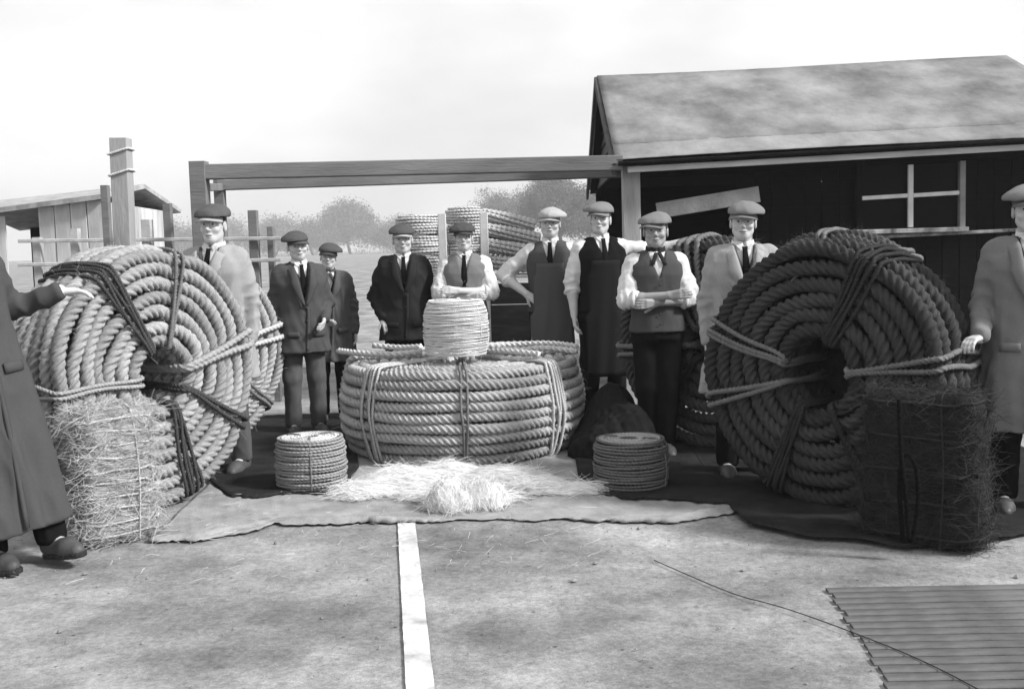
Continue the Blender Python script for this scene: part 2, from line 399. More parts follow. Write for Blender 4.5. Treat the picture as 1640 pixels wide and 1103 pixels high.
beam('barge_board', (-.135, -.2, EZ0-.1), (-.135, SW/2, RZ0-.06), .03, .1, Mtar2, roof, bev=.003)
beam('barge_board', (-.135, SW+.2, EZ0-.1), (-.135, SW/2, RZ0-.06), .03, .1, Mtar2, roof, bev=.003)
beam('fascia', (-.02, -.19, EZ0-.105), (SLEN+.1, -.19, EZ1-.105), .022, .05, Mfas, roof, bev=.003)
beam('gutter', (-.1, -.235, EZ0-.055), (SLEN+.1, -.235, EZ1-.055), .05, .035, Mdark, roof, bev=.012)
beam('post', (.02, .0, 0), (.02, .0, 2.07), .15, .15, Mpost, shed, up=(0, 1, 0))
beam('post', (.02, SW-.1, 0), (.02, SW-.1, 2.07), .12, .12, Mdark, shed, up=(0, 1, 0))
beam('wall_plate', (.1, .06, 2.0), (SLEN, .06, 2.1), .05, .1, Mdark, shed)
beam('door_post', (1.04, .03, 0), (1.04, .03, 1.83), .035, .06, mat('grey_edge', .2, .9), shed, up=(0, 1, 0))
# window
win = empty('window', (0, 0, 0)); win.parent = shed
beam('frame', (wx0, .05, wz0), (wx0, .05, wz1), .05, .06, Mdark, win, up=(0, 1, 0))
beam('frame', (wx1, .05, wz0), (wx1, .05, wz1), .05, .06, mat('grey_edge', .2), win, up=(0, 1, 0))
beam('frame', (wx0+.025, .05, wz1), (wx1-.025, .05, wz1+.02), .05, .05, Mdark, win)
beam('sill', (wx0-.04, .035, wz0-.02), (wx1+.04, .035, wz0-.02), .1, .04, mat('worn_sill', .22, .8, .95, 5, .3, 60, (1.5, 1, 1)), win)
xm, zm = (wx0+wx1)/2, (wz0+wz1)/2+.0
beam('glazing_bar', (xm, .035, wz0+.01), (xm, .035, wz1-.02), .045, .03, Mwhite, win, up=(0, 1, 0), bev=.004)
beam('glazing_bar', (wx0+.03, .037, zm-.012), (xm-.024, .037, zm), .03, .035, Mwhite, win, bev=.004)
beam('glazing_bar', (xm+.024, .037, zm), (wx1-.03, .037, zm+.012), .03, .035, Mwhite, win, bev=.004)
for a, b_ in ((wx0+.02, xm-.01), (xm+.01, wx1-.02)):
    for z0, z1 in ((wz0, zm-.01), (zm+.01, wz1)):
        mesh('pane', [(a, .075, z0), (b_, .075, z0), (b_, .078, z1), (a, .078, z1)], [(0, 1, 2, 3)], Mglass, win, False)
beam('rail', (wx0-.1, .06, wz0-.07), (wx1+.9, .06, wz0-.03), .02, .03, mat('worn_sill', .22), shed)
# slanting board in the doorway
a, b_ = P(1052, 338, 9.42), P(1216, 311, 9.35)
o = beam('slanting_board', a, b_, .03, .135, mat('slant_board', .19, .9, .3, 5, .4, 60, (1, 1, 1)), None, bev=.004)
tag(o, 'broad pale board nailed slantwise across the dark shed doorway', 'board')

# ------------------------------------------------------------------ beam frame
fr = empty('gallows_beam', (0, 0, 0)); tag(fr, 'tall gallows frame of two long timber beams on posts, running to the shed', 'timber frame')
YA, YB = 9.35, 11.1
a, b_ = P(318, 276, YA), P(1000, 261, YA); beam('beam', a, (b_.x-.02, YA, b_.z), .12, .125, Mbeam, fr)
a2, b2 = P(350, 297, YB), P(1000, 276, YB); beam('beam', a2, b2, .12, .1, Mbeam, fr)
pt = P(318, 259, YA); beam('post', (pt.x, YA+.002, 0), (pt.x, YA+.002, pt.z), .135, .14, Mbeam, fr, up=(0, 1, 0))
pt = P(351, 288, YB); beam('post', (pt.x, YB, 0), (pt.x, YB, pt.z), .1, .1, Mbeam, fr, up=(0, 1, 0))
beam('brace', P(330, 300, YA+.15), P(352, 300, YB-.05), .07, .07, Mbeam, fr)
# tall post, thin post, stubs and rail fence
o = empty('timber_post', (P(195, 385, 9.0).x, 9.0, 0)); tag(o, 'tall square weathered post ringed by two pale cords', 'post')
top = P(193, 222, 9.0); beam('shaft', (0, 0, 0), (top.x-o.location.x, 0, top.z), .14, .14, mat('grey_post', .27, .9, .3, 5, .4, 60, (1, 1, .2)), o, up=(0, 1, 0))
for zz in (2.25, 2.08):
    q = []
    for (xx, yy) in ((-.08, -.08), (.08, -.08), (.08, .08), (-.08, .08)): q.append((xx+(top.x-o.location.x)*zz/top.z, yy, zz+.28*(xx)))
    rope('cord', q, .011, rope_mat('pale_cord', .7), o, (0, 0, 1), closed=True, sm=0, step=.012)
p = P(168, 297, 9.6); o = beam('thin_post', (p.x, 9.6, 0), (p.x, 9.6, p.z), .065, .065, Mbeam, None, up=(0, 1, 0)); tag(o, 'thin dark post standing close beside the tall square post', 'post')
Mfen = mat('fence_wood', .36, .9, .3, 5, .4, 60)
fen = empty('rail_fence', (0, 10.4, 0)); tag(fen, 'low rough rail fence with short dark posts behind the rope coils', 'fence')
for px, py, wd in ((235, 352, .09), (268, 326, .075), (405, 337, .085), (433, 363, .06), (120, 366, .08), (60, 380, .08)):
    p = P(px, py, 10.4); beam('post', (p.x, 0, 0), (p.x, 0, p.z), wd, wd, Mbeam if px > 250 else Mfen, fen, up=(0, 1, 0))
for dy in (2, 40):
    a, b_ = P(30, 384+dy, 10.34), P(450, 380+dy*.9, 10.34); beam('rail', (a.x, -.07, a.z), (b_.x, -.07, b_.z), .025, .035, Mfen, fen)
# outbuilding at the far left, haze put into its pale board colour
Mob = mat('hazed_boards', .42, .9, .4, 4, .4, 40, (1, 1, .2))
ob = empty('outbuilding', (0, 13.5, 0)); tag(ob, 'low board outbuilding, coloured pale for haze, with a sloping roof beside the tall post', 'building')
xa, xb = P(-120, 400, 13.5).x, P(160, 400, 13.5).x; k = 0; x = xa
while x < xb:
    zt = 1.86+.26*(x-xa)/(xb-xa); yo = random.uniform(0, .03)
    if not (xb-1.15 < x < xb-.75):
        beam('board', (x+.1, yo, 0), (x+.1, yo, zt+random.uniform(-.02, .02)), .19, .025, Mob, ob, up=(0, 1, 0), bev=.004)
    x += .2
mesh('end_wall', [(xb, .05, 0), (xb, 3, 0), (xb, 3, 2.05), (xb, .05, 2.1)], [(0, 1, 2, 3)], Mob, ob, False)
mesh('back_wall', [(xa, 3, 0), (xb, 3, 0), (xb, 3, 2.1), (xa, 3, 2.0)], [(0, 1, 2, 3)], Mdark, ob, False)
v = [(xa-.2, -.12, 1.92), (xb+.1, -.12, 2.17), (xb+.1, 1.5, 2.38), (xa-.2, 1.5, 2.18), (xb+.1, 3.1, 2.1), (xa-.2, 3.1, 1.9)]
o = mesh('roof', v, [(0, 1, 2, 3), (3, 2, 4, 5)], mat('grey_roof', .3, .9, .4), ob, False); md = o.modifiers.new('s', 'SOLIDIFY'); md.thickness = .06

# ------------------------------------------------------------------ trees
Mleaf = mat('leaves', .1, .7, .5, .6, 0); Mbark = mat('bark', .08)
def tree(name, base, h, wd, label, nclump=70, nleaf=60, leaf=.2, seed=1, dens=1., tr=True):
    rg = np.random.default_rng(seed); o = empty(name, base)
    tag(o, label, 'tree' if tr else 'bush', 'trees and bushes beyond the yard')
    zs = .22*h if tr else .05*h
    cl = rg.normal(0, 1, (nclump, 3)); cl /= np.linalg.norm(cl, axis=1)[:, None]; cl *= (rg.uniform(.25, 1, nclump)**.5)[:, None]
    cl = cl*np.array([wd/2, wd/2, (h-zs)/2])*.86+np.array([0, 0, (h+zs)/2]); cl[:, :2] *= (1+.22*rg.normal(0, 1, (nclump, 1))); cl[:, 2] += h*.09*np.sin(cl[:, 0]/wd*9+seed)
    V = []
    c = np.repeat(cl, nleaf, 0)+rg.normal(0, wd*.05, (nclump*nleaf, 3)); c[:, 2] = np.maximum(c[:, 2], .05)
    a = rg.normal(0, 1, c.shape); a /= np.linalg.norm(a, axis=1)[:, None]; b0 = np.cross(a, rg.normal(0, 1, c.shape)); b0 /= np.linalg.norm(b0, axis=1)[:, None]
    s = leaf*rg.uniform(.5, 1.2, (len(c), 1))
    V = np.stack([c-a*s*.6, c+b0*s*.3, c+a*s*.6, c-b0*s*.3], 1).reshape(-1, 3)
    mesh('crown', V, np.arange(len(c)*4).reshape(-1, 4), Mleaf, o, False)
    tv = []; tf = []
    def limb(pts, r0, r1):
        pts = smoothline(pts, 2); rr = np.linspace(r0, r1, len(pts)); A, B, _ = sweep(pts, rr, (1, .3, 0), None, False, 0, 6)
        tf.extend((B+sum(len(q) for q in tv)).tolist()); tv.append(A)
    limb([(0, 0, -.1), (.05*wd*rg.normal(), 0, h*.3), (0, .02*wd, h*.62), (.03*wd, 0, h*.85)], .035*h, .008*h)
    for k in range(7):
        q = cl[rg.integers(nclump)]; z0 = h*rg.uniform(.2, .55); limb([(0, 0, z0), (q[0]*.5, q[1]*.5, (z0+q[2])/2+.05*h), tuple(q)], .015*h, .004*h)
    mesh('trunk', np.vstack(tv), np.array(tf), Mbark, o, True); return o
def far(px, py, Y, wpx): return (P(px, 380, Y).x, Y, 0), P(px, py, Y).z, wpx*Y/FPX
for px, py, Y, wpx, lab, nc, nl, sd in ((900, 283, 230, 150, 'dense grey tree rising behind the shed end', 240, 110, 3), (820, 300, 330, 120, 'smaller tree fading left of the dense tree by the shed', 160, 90, 5), (560, 333, 520, 150, 'round pale tree far off behind the smiling man', 170, 90, 8), (655, 350, 560, 110, 'pale spreading tree far off behind the man in the black suit', 120, 80, 9)):
    b0_, h, wd = far(px, py, Y, wpx); tree('broad_tree', b0_, h, wd, lab, nc, int(nl*1.7), wd*.021, sd)
for k, (px, py, Y, wpx) in enumerate(((440, 352, 540, 130), (500, 358, 500, 110), (640, 362, 480, 130), (720, 358, 470, 120), (330, 350, 560, 160), (960, 330, 200, 90))):
    b0_, h, wd = far(px, py, Y, wpx); tree('hedge_bush', b0_, h, wd, ['low hazy bush beyond the short fence posts', 'low hazy bush behind the smiling man in the overcoat', 'low hazy bush just behind the rack of pale coils', 'low hazy bush between the pale rack uprights', 'wide low hazy bush behind the man in the light coat', 'low bush under the dense grey tree by the shed'][k], 110, 140, wd*.02, 20+k, tr=False)

# ================================================================== rope coils
def rim_squeeze(ph, las, amt):
    s = np.zeros_like(ph)
    for a in las:
        q = (ph-a+math.pi) % (2*math.pi)-math.pi; s += np.exp(-(q/.13)**2)
    return s*amt
def coil(name, M4, Rout, rr, turns, layers, las, mrope, label, group=None, cat='rope coil', pitchf=4.4, back=1, seed=0, sq=.024, wob=.0085, sp=1.95, fuzz=3200, per=4, mfuzz=None, bul=.02):
    "las: list of (angle deg, material, radius, count)"
    o = empty(name); o.matrix_world = M4; tag(o, label, cat, group)
    angs = [R(q[0]) for q in las]; rg = np.random.default_rng(seed)
    dz = rr*1.86; T = 2*rr+dz*(layers-1)
    FZ = []
    def turn(Rad, z):
        n = int(2*math.pi*Rad/(rr*.30)); ph = np.linspace(0, 2*math.pi, n, endpoint=False)
        k1, k2, p1, p2 = rg.integers(2, 5), rg.integers(5, 9), rg.uniform(0, 6), rg.uniform(0, 6)
        rad = Rad-rim_squeeze(ph, angs, sq)*(.35+.65*Rad/Rout)+wob*(np.sin(k1*ph+p1)+.5*np.sin(k2*ph+p2))
        zz = z-rim_squeeze(ph, angs, .008 if z > -rr*1.5 else 0)+wob*.9*np.sin(k2*ph+p1)
        pts = np.stack([rad*np.cos(ph), rad*np.sin(ph), zz], 1)
        V, F, UV = sweep(pts, rr*(1+.02*np.sin(3*ph+p2)), (0, 0, 1), rr*pitchf, True, 4, per, rg.uniform(0, 6), .62)
        mesh('rope_turn', V, F, variants(mrope)[rg.integers(0, 3)], o, True, UV); FZ.append((V, pts.repeat(len(V)//len(pts), 0)))
    bu = lambda k: bul*abs(2*k/(layers-1)-1)**2.5
    rin = Rout
    for i in range(turns):
        Rad = Rout-bul-rr-sp*rr*i; turn(Rad, -rr-(.012 if bul > .03 and i == 0 else 0)); rin = Rad-rr
    for k in range(1, layers):
        turn(Rout-bu(k)-rr+rg.uniform(-.008, .008), -rr-dz*k)
        if k < layers-1 or True: turn(rin+rr, -rr-dz*k)
    for i in range(1, turns-1):          # back face
        if back: turn(Rout-bul-rr-sp*rr*i, -rr-dz*(layers-1))
    if back:
        q = np.linspace(0, 6.283, 24, endpoint=False); mesh('hole_shade', [((rin+rr)*math.cos(a), (rin+rr)*math.sin(a), -T+rr*.5) for a in q], [list(range(24))], Mhole, o, False)  # dark disc added so the hole's shade is in its colour
    for a, m, lr, cnt in las:
        for c in range(cnt):
            a_ = R(a)+(c-(cnt-1)/2)*lr*(1.9 if cnt < 4 else 1.45)/(Rout*.62); 
            ux, uy = math.cos(a_), math.sin(a_); e = lr*.75
            e += (.008*(c % 2) if cnt > 3 else 0); rp = [(rin-e, -T*.5), (rin-e, -.02), (rin+.02, e), ((rin+Rout)/2, e*.6-.004), (Rout-bul-.03, e*.8), (Rout-bul-sq*.6+e, -.03), (Rout-sq*.8+e, -T*.4), (Rout-sq*.8+e, -T*.6), (Rout-bul-sq*.6+e, -T+.03), (Rout-bul-.03, -T-e), (rin+.02, -T-e), (rin-e, -T+.02)]
            j = rg.normal(0, .012, len(rp))
            pts = [(q[0]*ux-uy*j[i_], q[0]*uy+ux*j[i_], q[1]) for i_, q in enumerate(rp)]
            if lr > .04:
                pl = resample(smoothline(pts, 2, True), .03, True); V, F, UV = sweep(pl, lr*(1+.08*np.sin(np.arange(len(pl))*1.1)), (-uy, ux, .01), None, True, 0, 10, 0, .6, .16)
                V = V+.009*sines(V, 60, seed+abs(int(a)))[:, None]; mesh('dark_wrap', V, F, m, o, True, UV)
            else: rope('lashing', pts, lr, m, o, (-uy, ux, .01), lr*4.4, True, 3, 3, lr*.5, 2)
    if fuzz:
        A = np.vstack([q[0] for q in FZ]); C = np.vstack([q[1] for q in FZ]); k = rg.integers(0, len(A), fuzz); nn_ = A[k]-C[k]; nn_ /= np.linalg.norm(nn_, axis=1)[:, None]
        dd = nn_*.6+rg.normal(0, .6, nn_.shape); dd /= np.linalg.norm(dd, axis=1)[:, None]
        V, F = fibres(A[k]-nn_*.003, dd, rg.uniform(.02, .075, fuzz), .0011, .7, 3); q = mesh('stray_fibre', V, F, mfuzz or mrope, o, False); q['kind'] = 'stuff'
    return o, T, rin
def variants(m):
    out = []
    for k in (.8, 1., 1.16):
        nm = m.name.split('.')[0]; q = MATS.get((nm, k))
        if q is None:
            q = m.copy(); MATS[(nm, k)] = q
            for e in q.node_tree.nodes['Color Ramp'].color_ramp.elements: e.color = tuple(c*k for c in e.color[:3])+(1,)
        out.append(q)
    return out
def stand(cx, cy, Rout, th, lift=0., lean=0.):
    "front-face centre at (cx,cy), axis turned th degrees from -Y towards +X"
    a = Vector((math.sin(R(th)), -math.cos(R(th)), 0)); up = Vector((0, 0, 1)); xa = up.cross(a)
    M = Matrix((xa, up, a)).transposed().to_4x4()
    return Matrix.Translation((cx, cy, Rout+lift)) @ M
Mr_left = rope_mat('manila_left', .36); Mr_mid = rope_mat('manila_centre', .42); Mr_right = rope_mat('shaded_manila', .065); Mr_rb = rope_mat('shaded_manila_back', .085)  # right-hand rope is the same manila with its shade put into the colour
Mlash = rope_mat('pale_lashing', .6); Mtarl = rope_mat('tarred_lashing', .05); Mgl = rope_mat('grey_lashing', .2); Mhole = mat('hole_shade_black', .03, .95, .4, 20, .5, 120, spec=.05)
LC = (-1.92, 6.05); LR = .735; Mtl2 = rope_mat('shade_line', .075); Ml2 = rope_mat('dull_lashing', .4)  # dark line bundles stand in for shadow bands across the left coil
cL, TL, _ = coil('rope_coil', stand(*LC, LR, 60, .0), LR, .0405, 7, 6, [(78, Mgl, .013, 2), (122, Mtl2, .012, 5), (181, Ml2, .014, 2), (14, Ml2, .024, 2), (-30, Mtl2, .016, 2), (-76, Mtl2, .012, 5), (-125, Mgl, .016, 2)], Mr_left,
    'big pale coil of thick rope on edge behind the hairy fibre bale with cross twine', 'big rope coils standing on edge', seed=1)
coil('rope_coil', stand(-2.1, 7.75, .69, 55), .69, .04, 7, 4, [(12, Mlash, .024, 2), (75, Mgl, .016, 2), (-40, Mgl, .016, 2), (180, Mlash, .018, 1)], Mr_left,
    'pale rope coil on edge half hidden behind the man in the light coat', 'big rope coils standing on edge', back=0, seed=2)
RC = (1.54, 5.60); RR = .70
cR, TR_, _ = coil('rope_coil', stand(*RC, RR, -44), RR, .042, 6, 6, [(63, Mtarl, .013, 6), (160, Mgl, .016, 3), (196, Mgl, .018, 2), (8, Mgl, .018, 2), (-112, Mtarl, .013, 5), (-60, Mtarl, .018, 2)], Mr_right,
    'big dark rope coil on edge, its rim gripped by the man in long grey coat', 'big rope coils standing on edge', seed=3)
coil('rope_coil', stand(1.27, 7.22, .72, -40), .72, .042, 7, 4, [(185, Mgl, .024, 2), (100, Mgl, .024, 3), (120, Mgl, .02, 2), (235, Mtarl, .02, 2), (30, Mgl, .018, 2)], Mr_rb,
    'dark rope coil on edge behind the man with folded arms and neckerchief', 'big rope coils standing on edge', back=0, seed=4)
coil('rope_coil', stand(2.13, 7.35, .73, -40), .73, .042, 6, 5, [(95, Mgl, .02, 2), (50, Mgl, .02, 2), (150, Mgl, .02, 2)], Mr_rb,
    'dark rope coil on edge between the shed wall and the biggest dark coil', 'big rope coils standing on edge', back=0, seed=5)
CC = (-.36, 7.72); CR = .86; NL = 9; cr = .037
TC = 2*cr+cr*1.86*(NL-1)
MC = Matrix.Translation((CC[0], CC[1], TC+.012)) @ Matrix.Rotation(R(3), 4, 'Z')
cC, _, _ = coil('rope_coil', MC, CR, cr, 9, NL, [(-90, Mgl, .011, 2), (-138, Mlash, .012, 5), (-42, Mlash, .012, 5), (172, Mlash, .03, 1), (8, Mlash, .024, 2), (125, Mlash, .03, 2), (62, Mlash, .03, 2)], Mr_mid,
    'great pale rope coil lying flat with the white twine reel on top', None, back=0, seed=6, sq=.016, wob=.006, bul=.055)
# loose thick rope ends lying on the centre coil
zt = TC+.012
for k, q in enumerate(([(-.95, .12), (-.78, -.12), (-.5, -.28), (-.28, -.22)], [(-.72, .42), (-.5, .34), (-.32, .2)], [(.2, -.05), (.42, -.16), (.62, -.2), (.86, -.32)], [(.18, .2), (.42, .32), (.7, .22), (.88, .02)], [(.2, -.18), (.36, -.35), (.58, -.5)])):
    pts = [(a*.93+CC[0], b_*.93+CC[1], zt+.055+.012*math.sin(3*i+k)) for i, (a, b_) in enumerate(q)]
    e = pts[0]; o = rope('rope_tail', pts, .024, Mlash, None, (0, 0, 1), .13)
    o.parent = cC; o.matrix_parent_inverse = cC.matrix_world.inverted()
# ------------------------------------------------------------------ small wound coils
def reel(name, loc, rad, h, lines, hole, m, mtop, label, bulge=.02, ties=2, tilt=0., group=None, mt=None):
    o = empty(name, loc, random.uniform(0, 6)); tag(o, label, 'rope coil', group)
    r = h/lines/2*1.04; allV = []; allF = []; allU = []; off = 0
    def add(pts, rr_, per, stn):
        nonlocal off
        V, F, U = sweep(pts, rr_, (0, 0, 1), rr_*7, True, stn, per, random.random()*6); allV.append(V); allF.append(F+off); allU.append(U); off += len(V)
    for i in range(lines):
        z = r+(h-2*r)*i/(lines-1); q = (i/(lines-1)-.45)*2; Rr = rad-r-bulge*abs(q)**3+random.uniform(-.004, .004)
        n = int(2*math.pi*Rr/(r*1.1)); n = min(n, 260); ph = np.linspace(0, 2*math.pi, n, endpoint=False); p1 = random.random()*6
        add(np.stack([Rr*np.cos(ph)+.004*np.cos(3*ph+p1), Rr*np.sin(ph), z+.003*np.sin(2*ph+p1)], 1), r*1.1, 3, 3)
    mesh('winding', np.vstack(allV), np.vstack(allF), m, o, True, np.vstack(allU))
    allV, allF, allU = [], [], []; off = 0      # the top: one flat spiral of the same line
    R0, R1 = rad-3*r-bulge, hole+r; nt_ = max(1, (R0-R1)/(2*r)); n = int(nt_*90); ph = np.linspace(0, 2*math.pi*nt_, n)
    Rr = R0+(R1-R0)*ph/ph[-1]
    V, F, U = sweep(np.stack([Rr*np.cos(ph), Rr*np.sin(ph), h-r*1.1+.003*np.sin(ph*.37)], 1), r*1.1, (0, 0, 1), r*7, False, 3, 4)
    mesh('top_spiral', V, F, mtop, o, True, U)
    ph = np.linspace(0, 2*math.pi, 24, endpoint=False)
    v = [(hole*math.cos(p_), hole*math.sin(p_), z) for z in (.01, h-.01) for p_ in ph]
    mesh('core_wall', v, [(i, i+24, (i+1) % 24+24, (i+1) % 24) for i in range(24)], m, o, True)
    for k in range(ties):
        a = 2*math.pi*k/ties+.4; ux, uy = math.cos(a), math.sin(a); e = .006
        rp = [(hole, h*.5), (hole, h+e), (rad-bulge-.01, h+e), (rad+e, h*.5), (rad-bulge+e, .01), (rad-bulge, -e*.3), (hole, .004)]
        rope('tie', [(q[0]*ux, q[0]*uy, q[1]) for q in rp], .006, mt or Mgl, o, (-uy, ux, .01), None, True, 3, 3, .008, 1)
    o.rotation_euler.x = tilt
    return o
Mtw = rope_mat('white_twine', .78, .12); Mtwt = rope_mat('white_twine_top', .82, .08)
reel('twine_reel', (-.375, 7.40, zt+.052), .222, .365, 44, .02, Mtw, Mtwt, 'fat white twine reel standing on the great flat rope coil', .03, 3, 0, None, rope_mat('twine_tie', .55))
Ms1 = rope_mat('small_rope', .34); Ms1t = rope_mat('small_rope_top', .62, .15); Ms2 = rope_mat('small_rope_shaded', .17); Ms2t = rope_mat('small_rope_shaded_top', .4, .2)  # second drum's rope is darkened in colour for the shade it stands in
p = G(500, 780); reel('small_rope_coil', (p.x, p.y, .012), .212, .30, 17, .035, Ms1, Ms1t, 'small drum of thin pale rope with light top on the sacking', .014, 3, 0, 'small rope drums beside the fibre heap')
p = G(1011, 782); reel('small_rope_coil', (p.x, p.y, .012), .215, .285, 17, .05, Ms2, Ms2t, 'small drum of thin rope toned down as in shade with an open hole in its top', .012, 2, 0, 'small rope drums beside the fibre heap')

# ------------------------------------------------------------------ rack with stacked pale coils and hanks behind the men
Mrack = mat('pale_rack', .5, .9, .2, 5, .3, 60)
YR = 10.6; x0, x1 = P(636, 400, YR).x, P(872, 400, YR).x; zsh = 1.12
rk = empty('timber_rack', (0, YR, 0)); tag(rk, 'pale timber rack behind the men, holding stacked coils and fibre hanks', 'rack')
for x in (x0, P(712, 380, YR).x, P(777, 380, YR).x, x1):
    zz = 1.72 if x0 < x < x1 else 1.2
    beam('upright', (x, -.33, 0), (x, -.33, zz), .075, .06, Mrack, rk, up=(0, 1, 0))
    beam('upright', (x, .33, 0), (x, .33, zsh), .075, .06, Mrack, rk, up=(0, 1, 0))
for yy in (-.2, 0, .2): beam('shelf_board', (x0, yy, zsh), (x1, yy, zsh), .18, .03, Mrack, rk)
Mpc = rope_mat('pale_coil', .62, .2)
for k, (px, dz_) in enumerate(((673, 0), (676, .2), (671, .4))):
    reel('stacked_coil', (P(px, 400, YR).x, YR+.02, zsh+.016+dz_), .225, .19, 7, .05, Mpc, Mpc, ['pale rope coil at the bottom of the rack stack', 'pale rope coil in the middle of the rack stack', 'pale rope coil topmost of the rack stack'][k], .02, 1, 0, 'pale coils stacked on the rack')
for k in range(4):
    reel('stacked_coil', (P(745, 400, YR).x, YR+.02, zsh+.016+.165*k), .19, .16, 6, .05, Mpc, Mpc, 'pale coil in the middle pile, %s the youth with folded arms' % ['lowest behind', 'second up behind', 'third up behind', 'topmost above'][k], .02, 1, 0, 'pale coils stacked on the rack')
Msk = mat('added_dark_gap_board', .045, .95, .4, 9, .5, 60, (.3, 1, 1), spec=.04)  # dark boards added to make the gap behind the men dark
for k in range(5): beam('added_gap_board', (x0-.02, -.2, .16+.2*k), (x1+.02, -.2, .16+.2*k+random.uniform(-.01, .01)), .02, .197, Msk, rk, bev=.003)
def hank(loc, ry, rz, label):
    o = empty('fibre_hank', loc); tag(o, label, 'hank', 'hanks heaped on the rack')
    for k in range(9):
        a = 2*math.pi*k/8; r0 = .042 if k < 8 else 0
        pts = [(x, r0*(1+.35*math.cos(x*4))*math.cos(a+x*1.2), r0*.9*(1+.35*math.cos(x*4))*math.sin(a+x*1.2)) for x in np.linspace(-.26, .26, 9)]
        rope('strand', pts, .024, Mpc, o, (0, 1, .2), .14, False, 3, 3, .02, 1)
    o.rotation_euler = (0, ry, rz); return o
xh = P(818, 400, YR).x; h0 = hank((xh-.02, YR-.17, zsh+.115), R(6), R(3), 'pale fibre hank heaped on the timber rack')
for (dx, dy, dz_, ry, rz) in ((.03, .03, 0, 4, -4), (0, .22, .0, 8, 6), (.02, -.1, .14, 9, 5), (-.02, .1, .145, 7, -3), (.03, -.03, .28, 12, 4), (0, .15, .28, 10, 2), (-.01, .05, .42, 14, -3)):
    h = copy_tree(h0); h.location = (xh+dx, YR+dy, zsh+.115+dz_); h.rotation_euler = (0, R(ry), R(rz))

# ------------------------------------------------------------------ fibre bales
def bale(loc, rz, wd, dp, ht, m, mf, mt, label, nf=2600, seed=0, ties=7, lean=0., fr=.0016):
    o = empty('fibre_bale', loc, rz); tag(o, label, 'bale', 'fibre bales leaning by the big coils')
    F = Field((-wd/2-.06, -dp/2-.06, -.02), (wd/2+.06, dp/2+.06, ht+.08), .014)
    X = F.ax[0][:, None, None]; Y = F.ax[1][None, :, None]; Z = F.ax[2][None, None, :]
    rr = .07; qx = np.abs(X)-(wd/2-rr)*(1+.06*np.sin(Z*9)); qy = np.abs(Y)-(dp/2-rr); qz = np.abs(Z-ht/2)-(ht/2-rr)
    F.d = (np.sqrt(np.maximum(qx, 0)**2+np.maximum(qy, 0)**2+np.maximum(qz, 0)**2)+np.minimum(np.maximum(qx, np.maximum(qy, qz)), 0)-rr).astype(np.float32)
    V, Q = F.get(); V = wrinkle(V, Q, .012, 16, seed); V = wrinkle(V, Q, .006, 60, seed+3); V[:, 2] = np.maximum(V[:, 2], 0)
    mesh('packed_fibre', V, Q, m, o, True)
    N_ = vnormals(V, Q); k = RNG.integers(0, len(V), nf); pp_ = V[k]+N_[k]*.002; nn_ = N_[k]
    tg = np.cross(nn_, RNG.normal(0, 1, nn_.shape)); tg[:, 2] *= .5; tg += np.cross(nn_, np.array([0, 0, 1.]))*RNG.choice([-1, 1], (nf, 1))*.9
    tg /= np.linalg.norm(tg, axis=1)[:, None]+1e-9; dd = tg+nn_*.18; 
    V2, F2 = fibres(pp_, dd, RNG.uniform(.05, .16, nf), fr, .55, 4); V2[:, 2] = np.maximum(V2[:, 2], .002)
    q = mesh('loose_fibre', V2, F2, mf, o, False); q['kind'] = 'stuff'
    for i in range(ties):
        z = ht*(.08+.86*i/(ties-1)); e = .008; pts = []
        for s in range(20):
            a = 2*math.pi*s/20; ca, sa = math.cos(a), math.sin(a)
            pts.append(((wd/2+e)*math.copysign(abs(ca)**.45, ca)*(1+.06*math.sin(z*9)), (dp/2+e)*math.copysign(abs(sa)**.45, sa), z+random.uniform(-.008, .008)+.02*ca*random.uniform(-1, 1)))
        rope('twine', pts, .0065, mt, o, (0, 0, 1), None, True, 3, 3, .008, 1)
    for xx in (.1,):
        pts = [(xx*wd/.5, -dp/2-.012, .01), (xx*wd/.5+.02, -dp/2-.014, ht*.5), (xx*wd/.5, -dp/2-.008, ht-.03), (xx*wd/.5, -dp/2+.04, ht+.012), (xx*wd/.5, dp/2-.03, ht+.012)]
        rope('twine', pts, .005, mt, o, (1, 0, 0), None, False, 3, 4, .008, 2)
    o.rotation_euler.x = lean; return o
Mhay = mat('hemp_bale', .28, .95, .35, 14, .6, 60); Mhayf = mat('hemp_fibre', .42, .9, .3, 20, 0); Mdk = mat('dark_bale', .014, .95, .5, 14, .6, 60); Mdkf = mat('dark_fibre', .028, .9, .5, 20, 0)
bale((-2.01, 5.40, .0), R(38), .36, .25, .66, Mhay, Mhayf, rope_mat('bale_twine', .62), 'square pale bale of hairy hemp fibre bound with many twine rows', 3600, 11, 10)
bale((1.87, 4.93, .0), R(-38), .52, .26, .70, Mdk, Mdkf, rope_mat('dark_twine', .05), 'dark bale of straggling fibre with a black rope loop against it', 3000, 12, 5)
# black loop hanging against the dark bale
q = [P(1440, 640, 4.70), P(1443, 735, 4.66), P(1452, 800, 4.65), P(1455, 866, 4.66), P(1462, 868, 4.66), P(1472, 800, 4.66), P(1468, 745, 4.67), P(1452, 722, 4.68), P(1438, 760, 4.66), P(1446, 868, 4.67)]
for v in q: v.z = max(v.z, .02)
o = rope('rope_loop', [tuple(v) for v in q], .012, rope_mat('black_rope', .008), None, (1, .2, .1), None, False, 3, 4, .01, 3); tag(o, 'thin black rope loop hanging down the face of the dark fibre bale', 'rope')
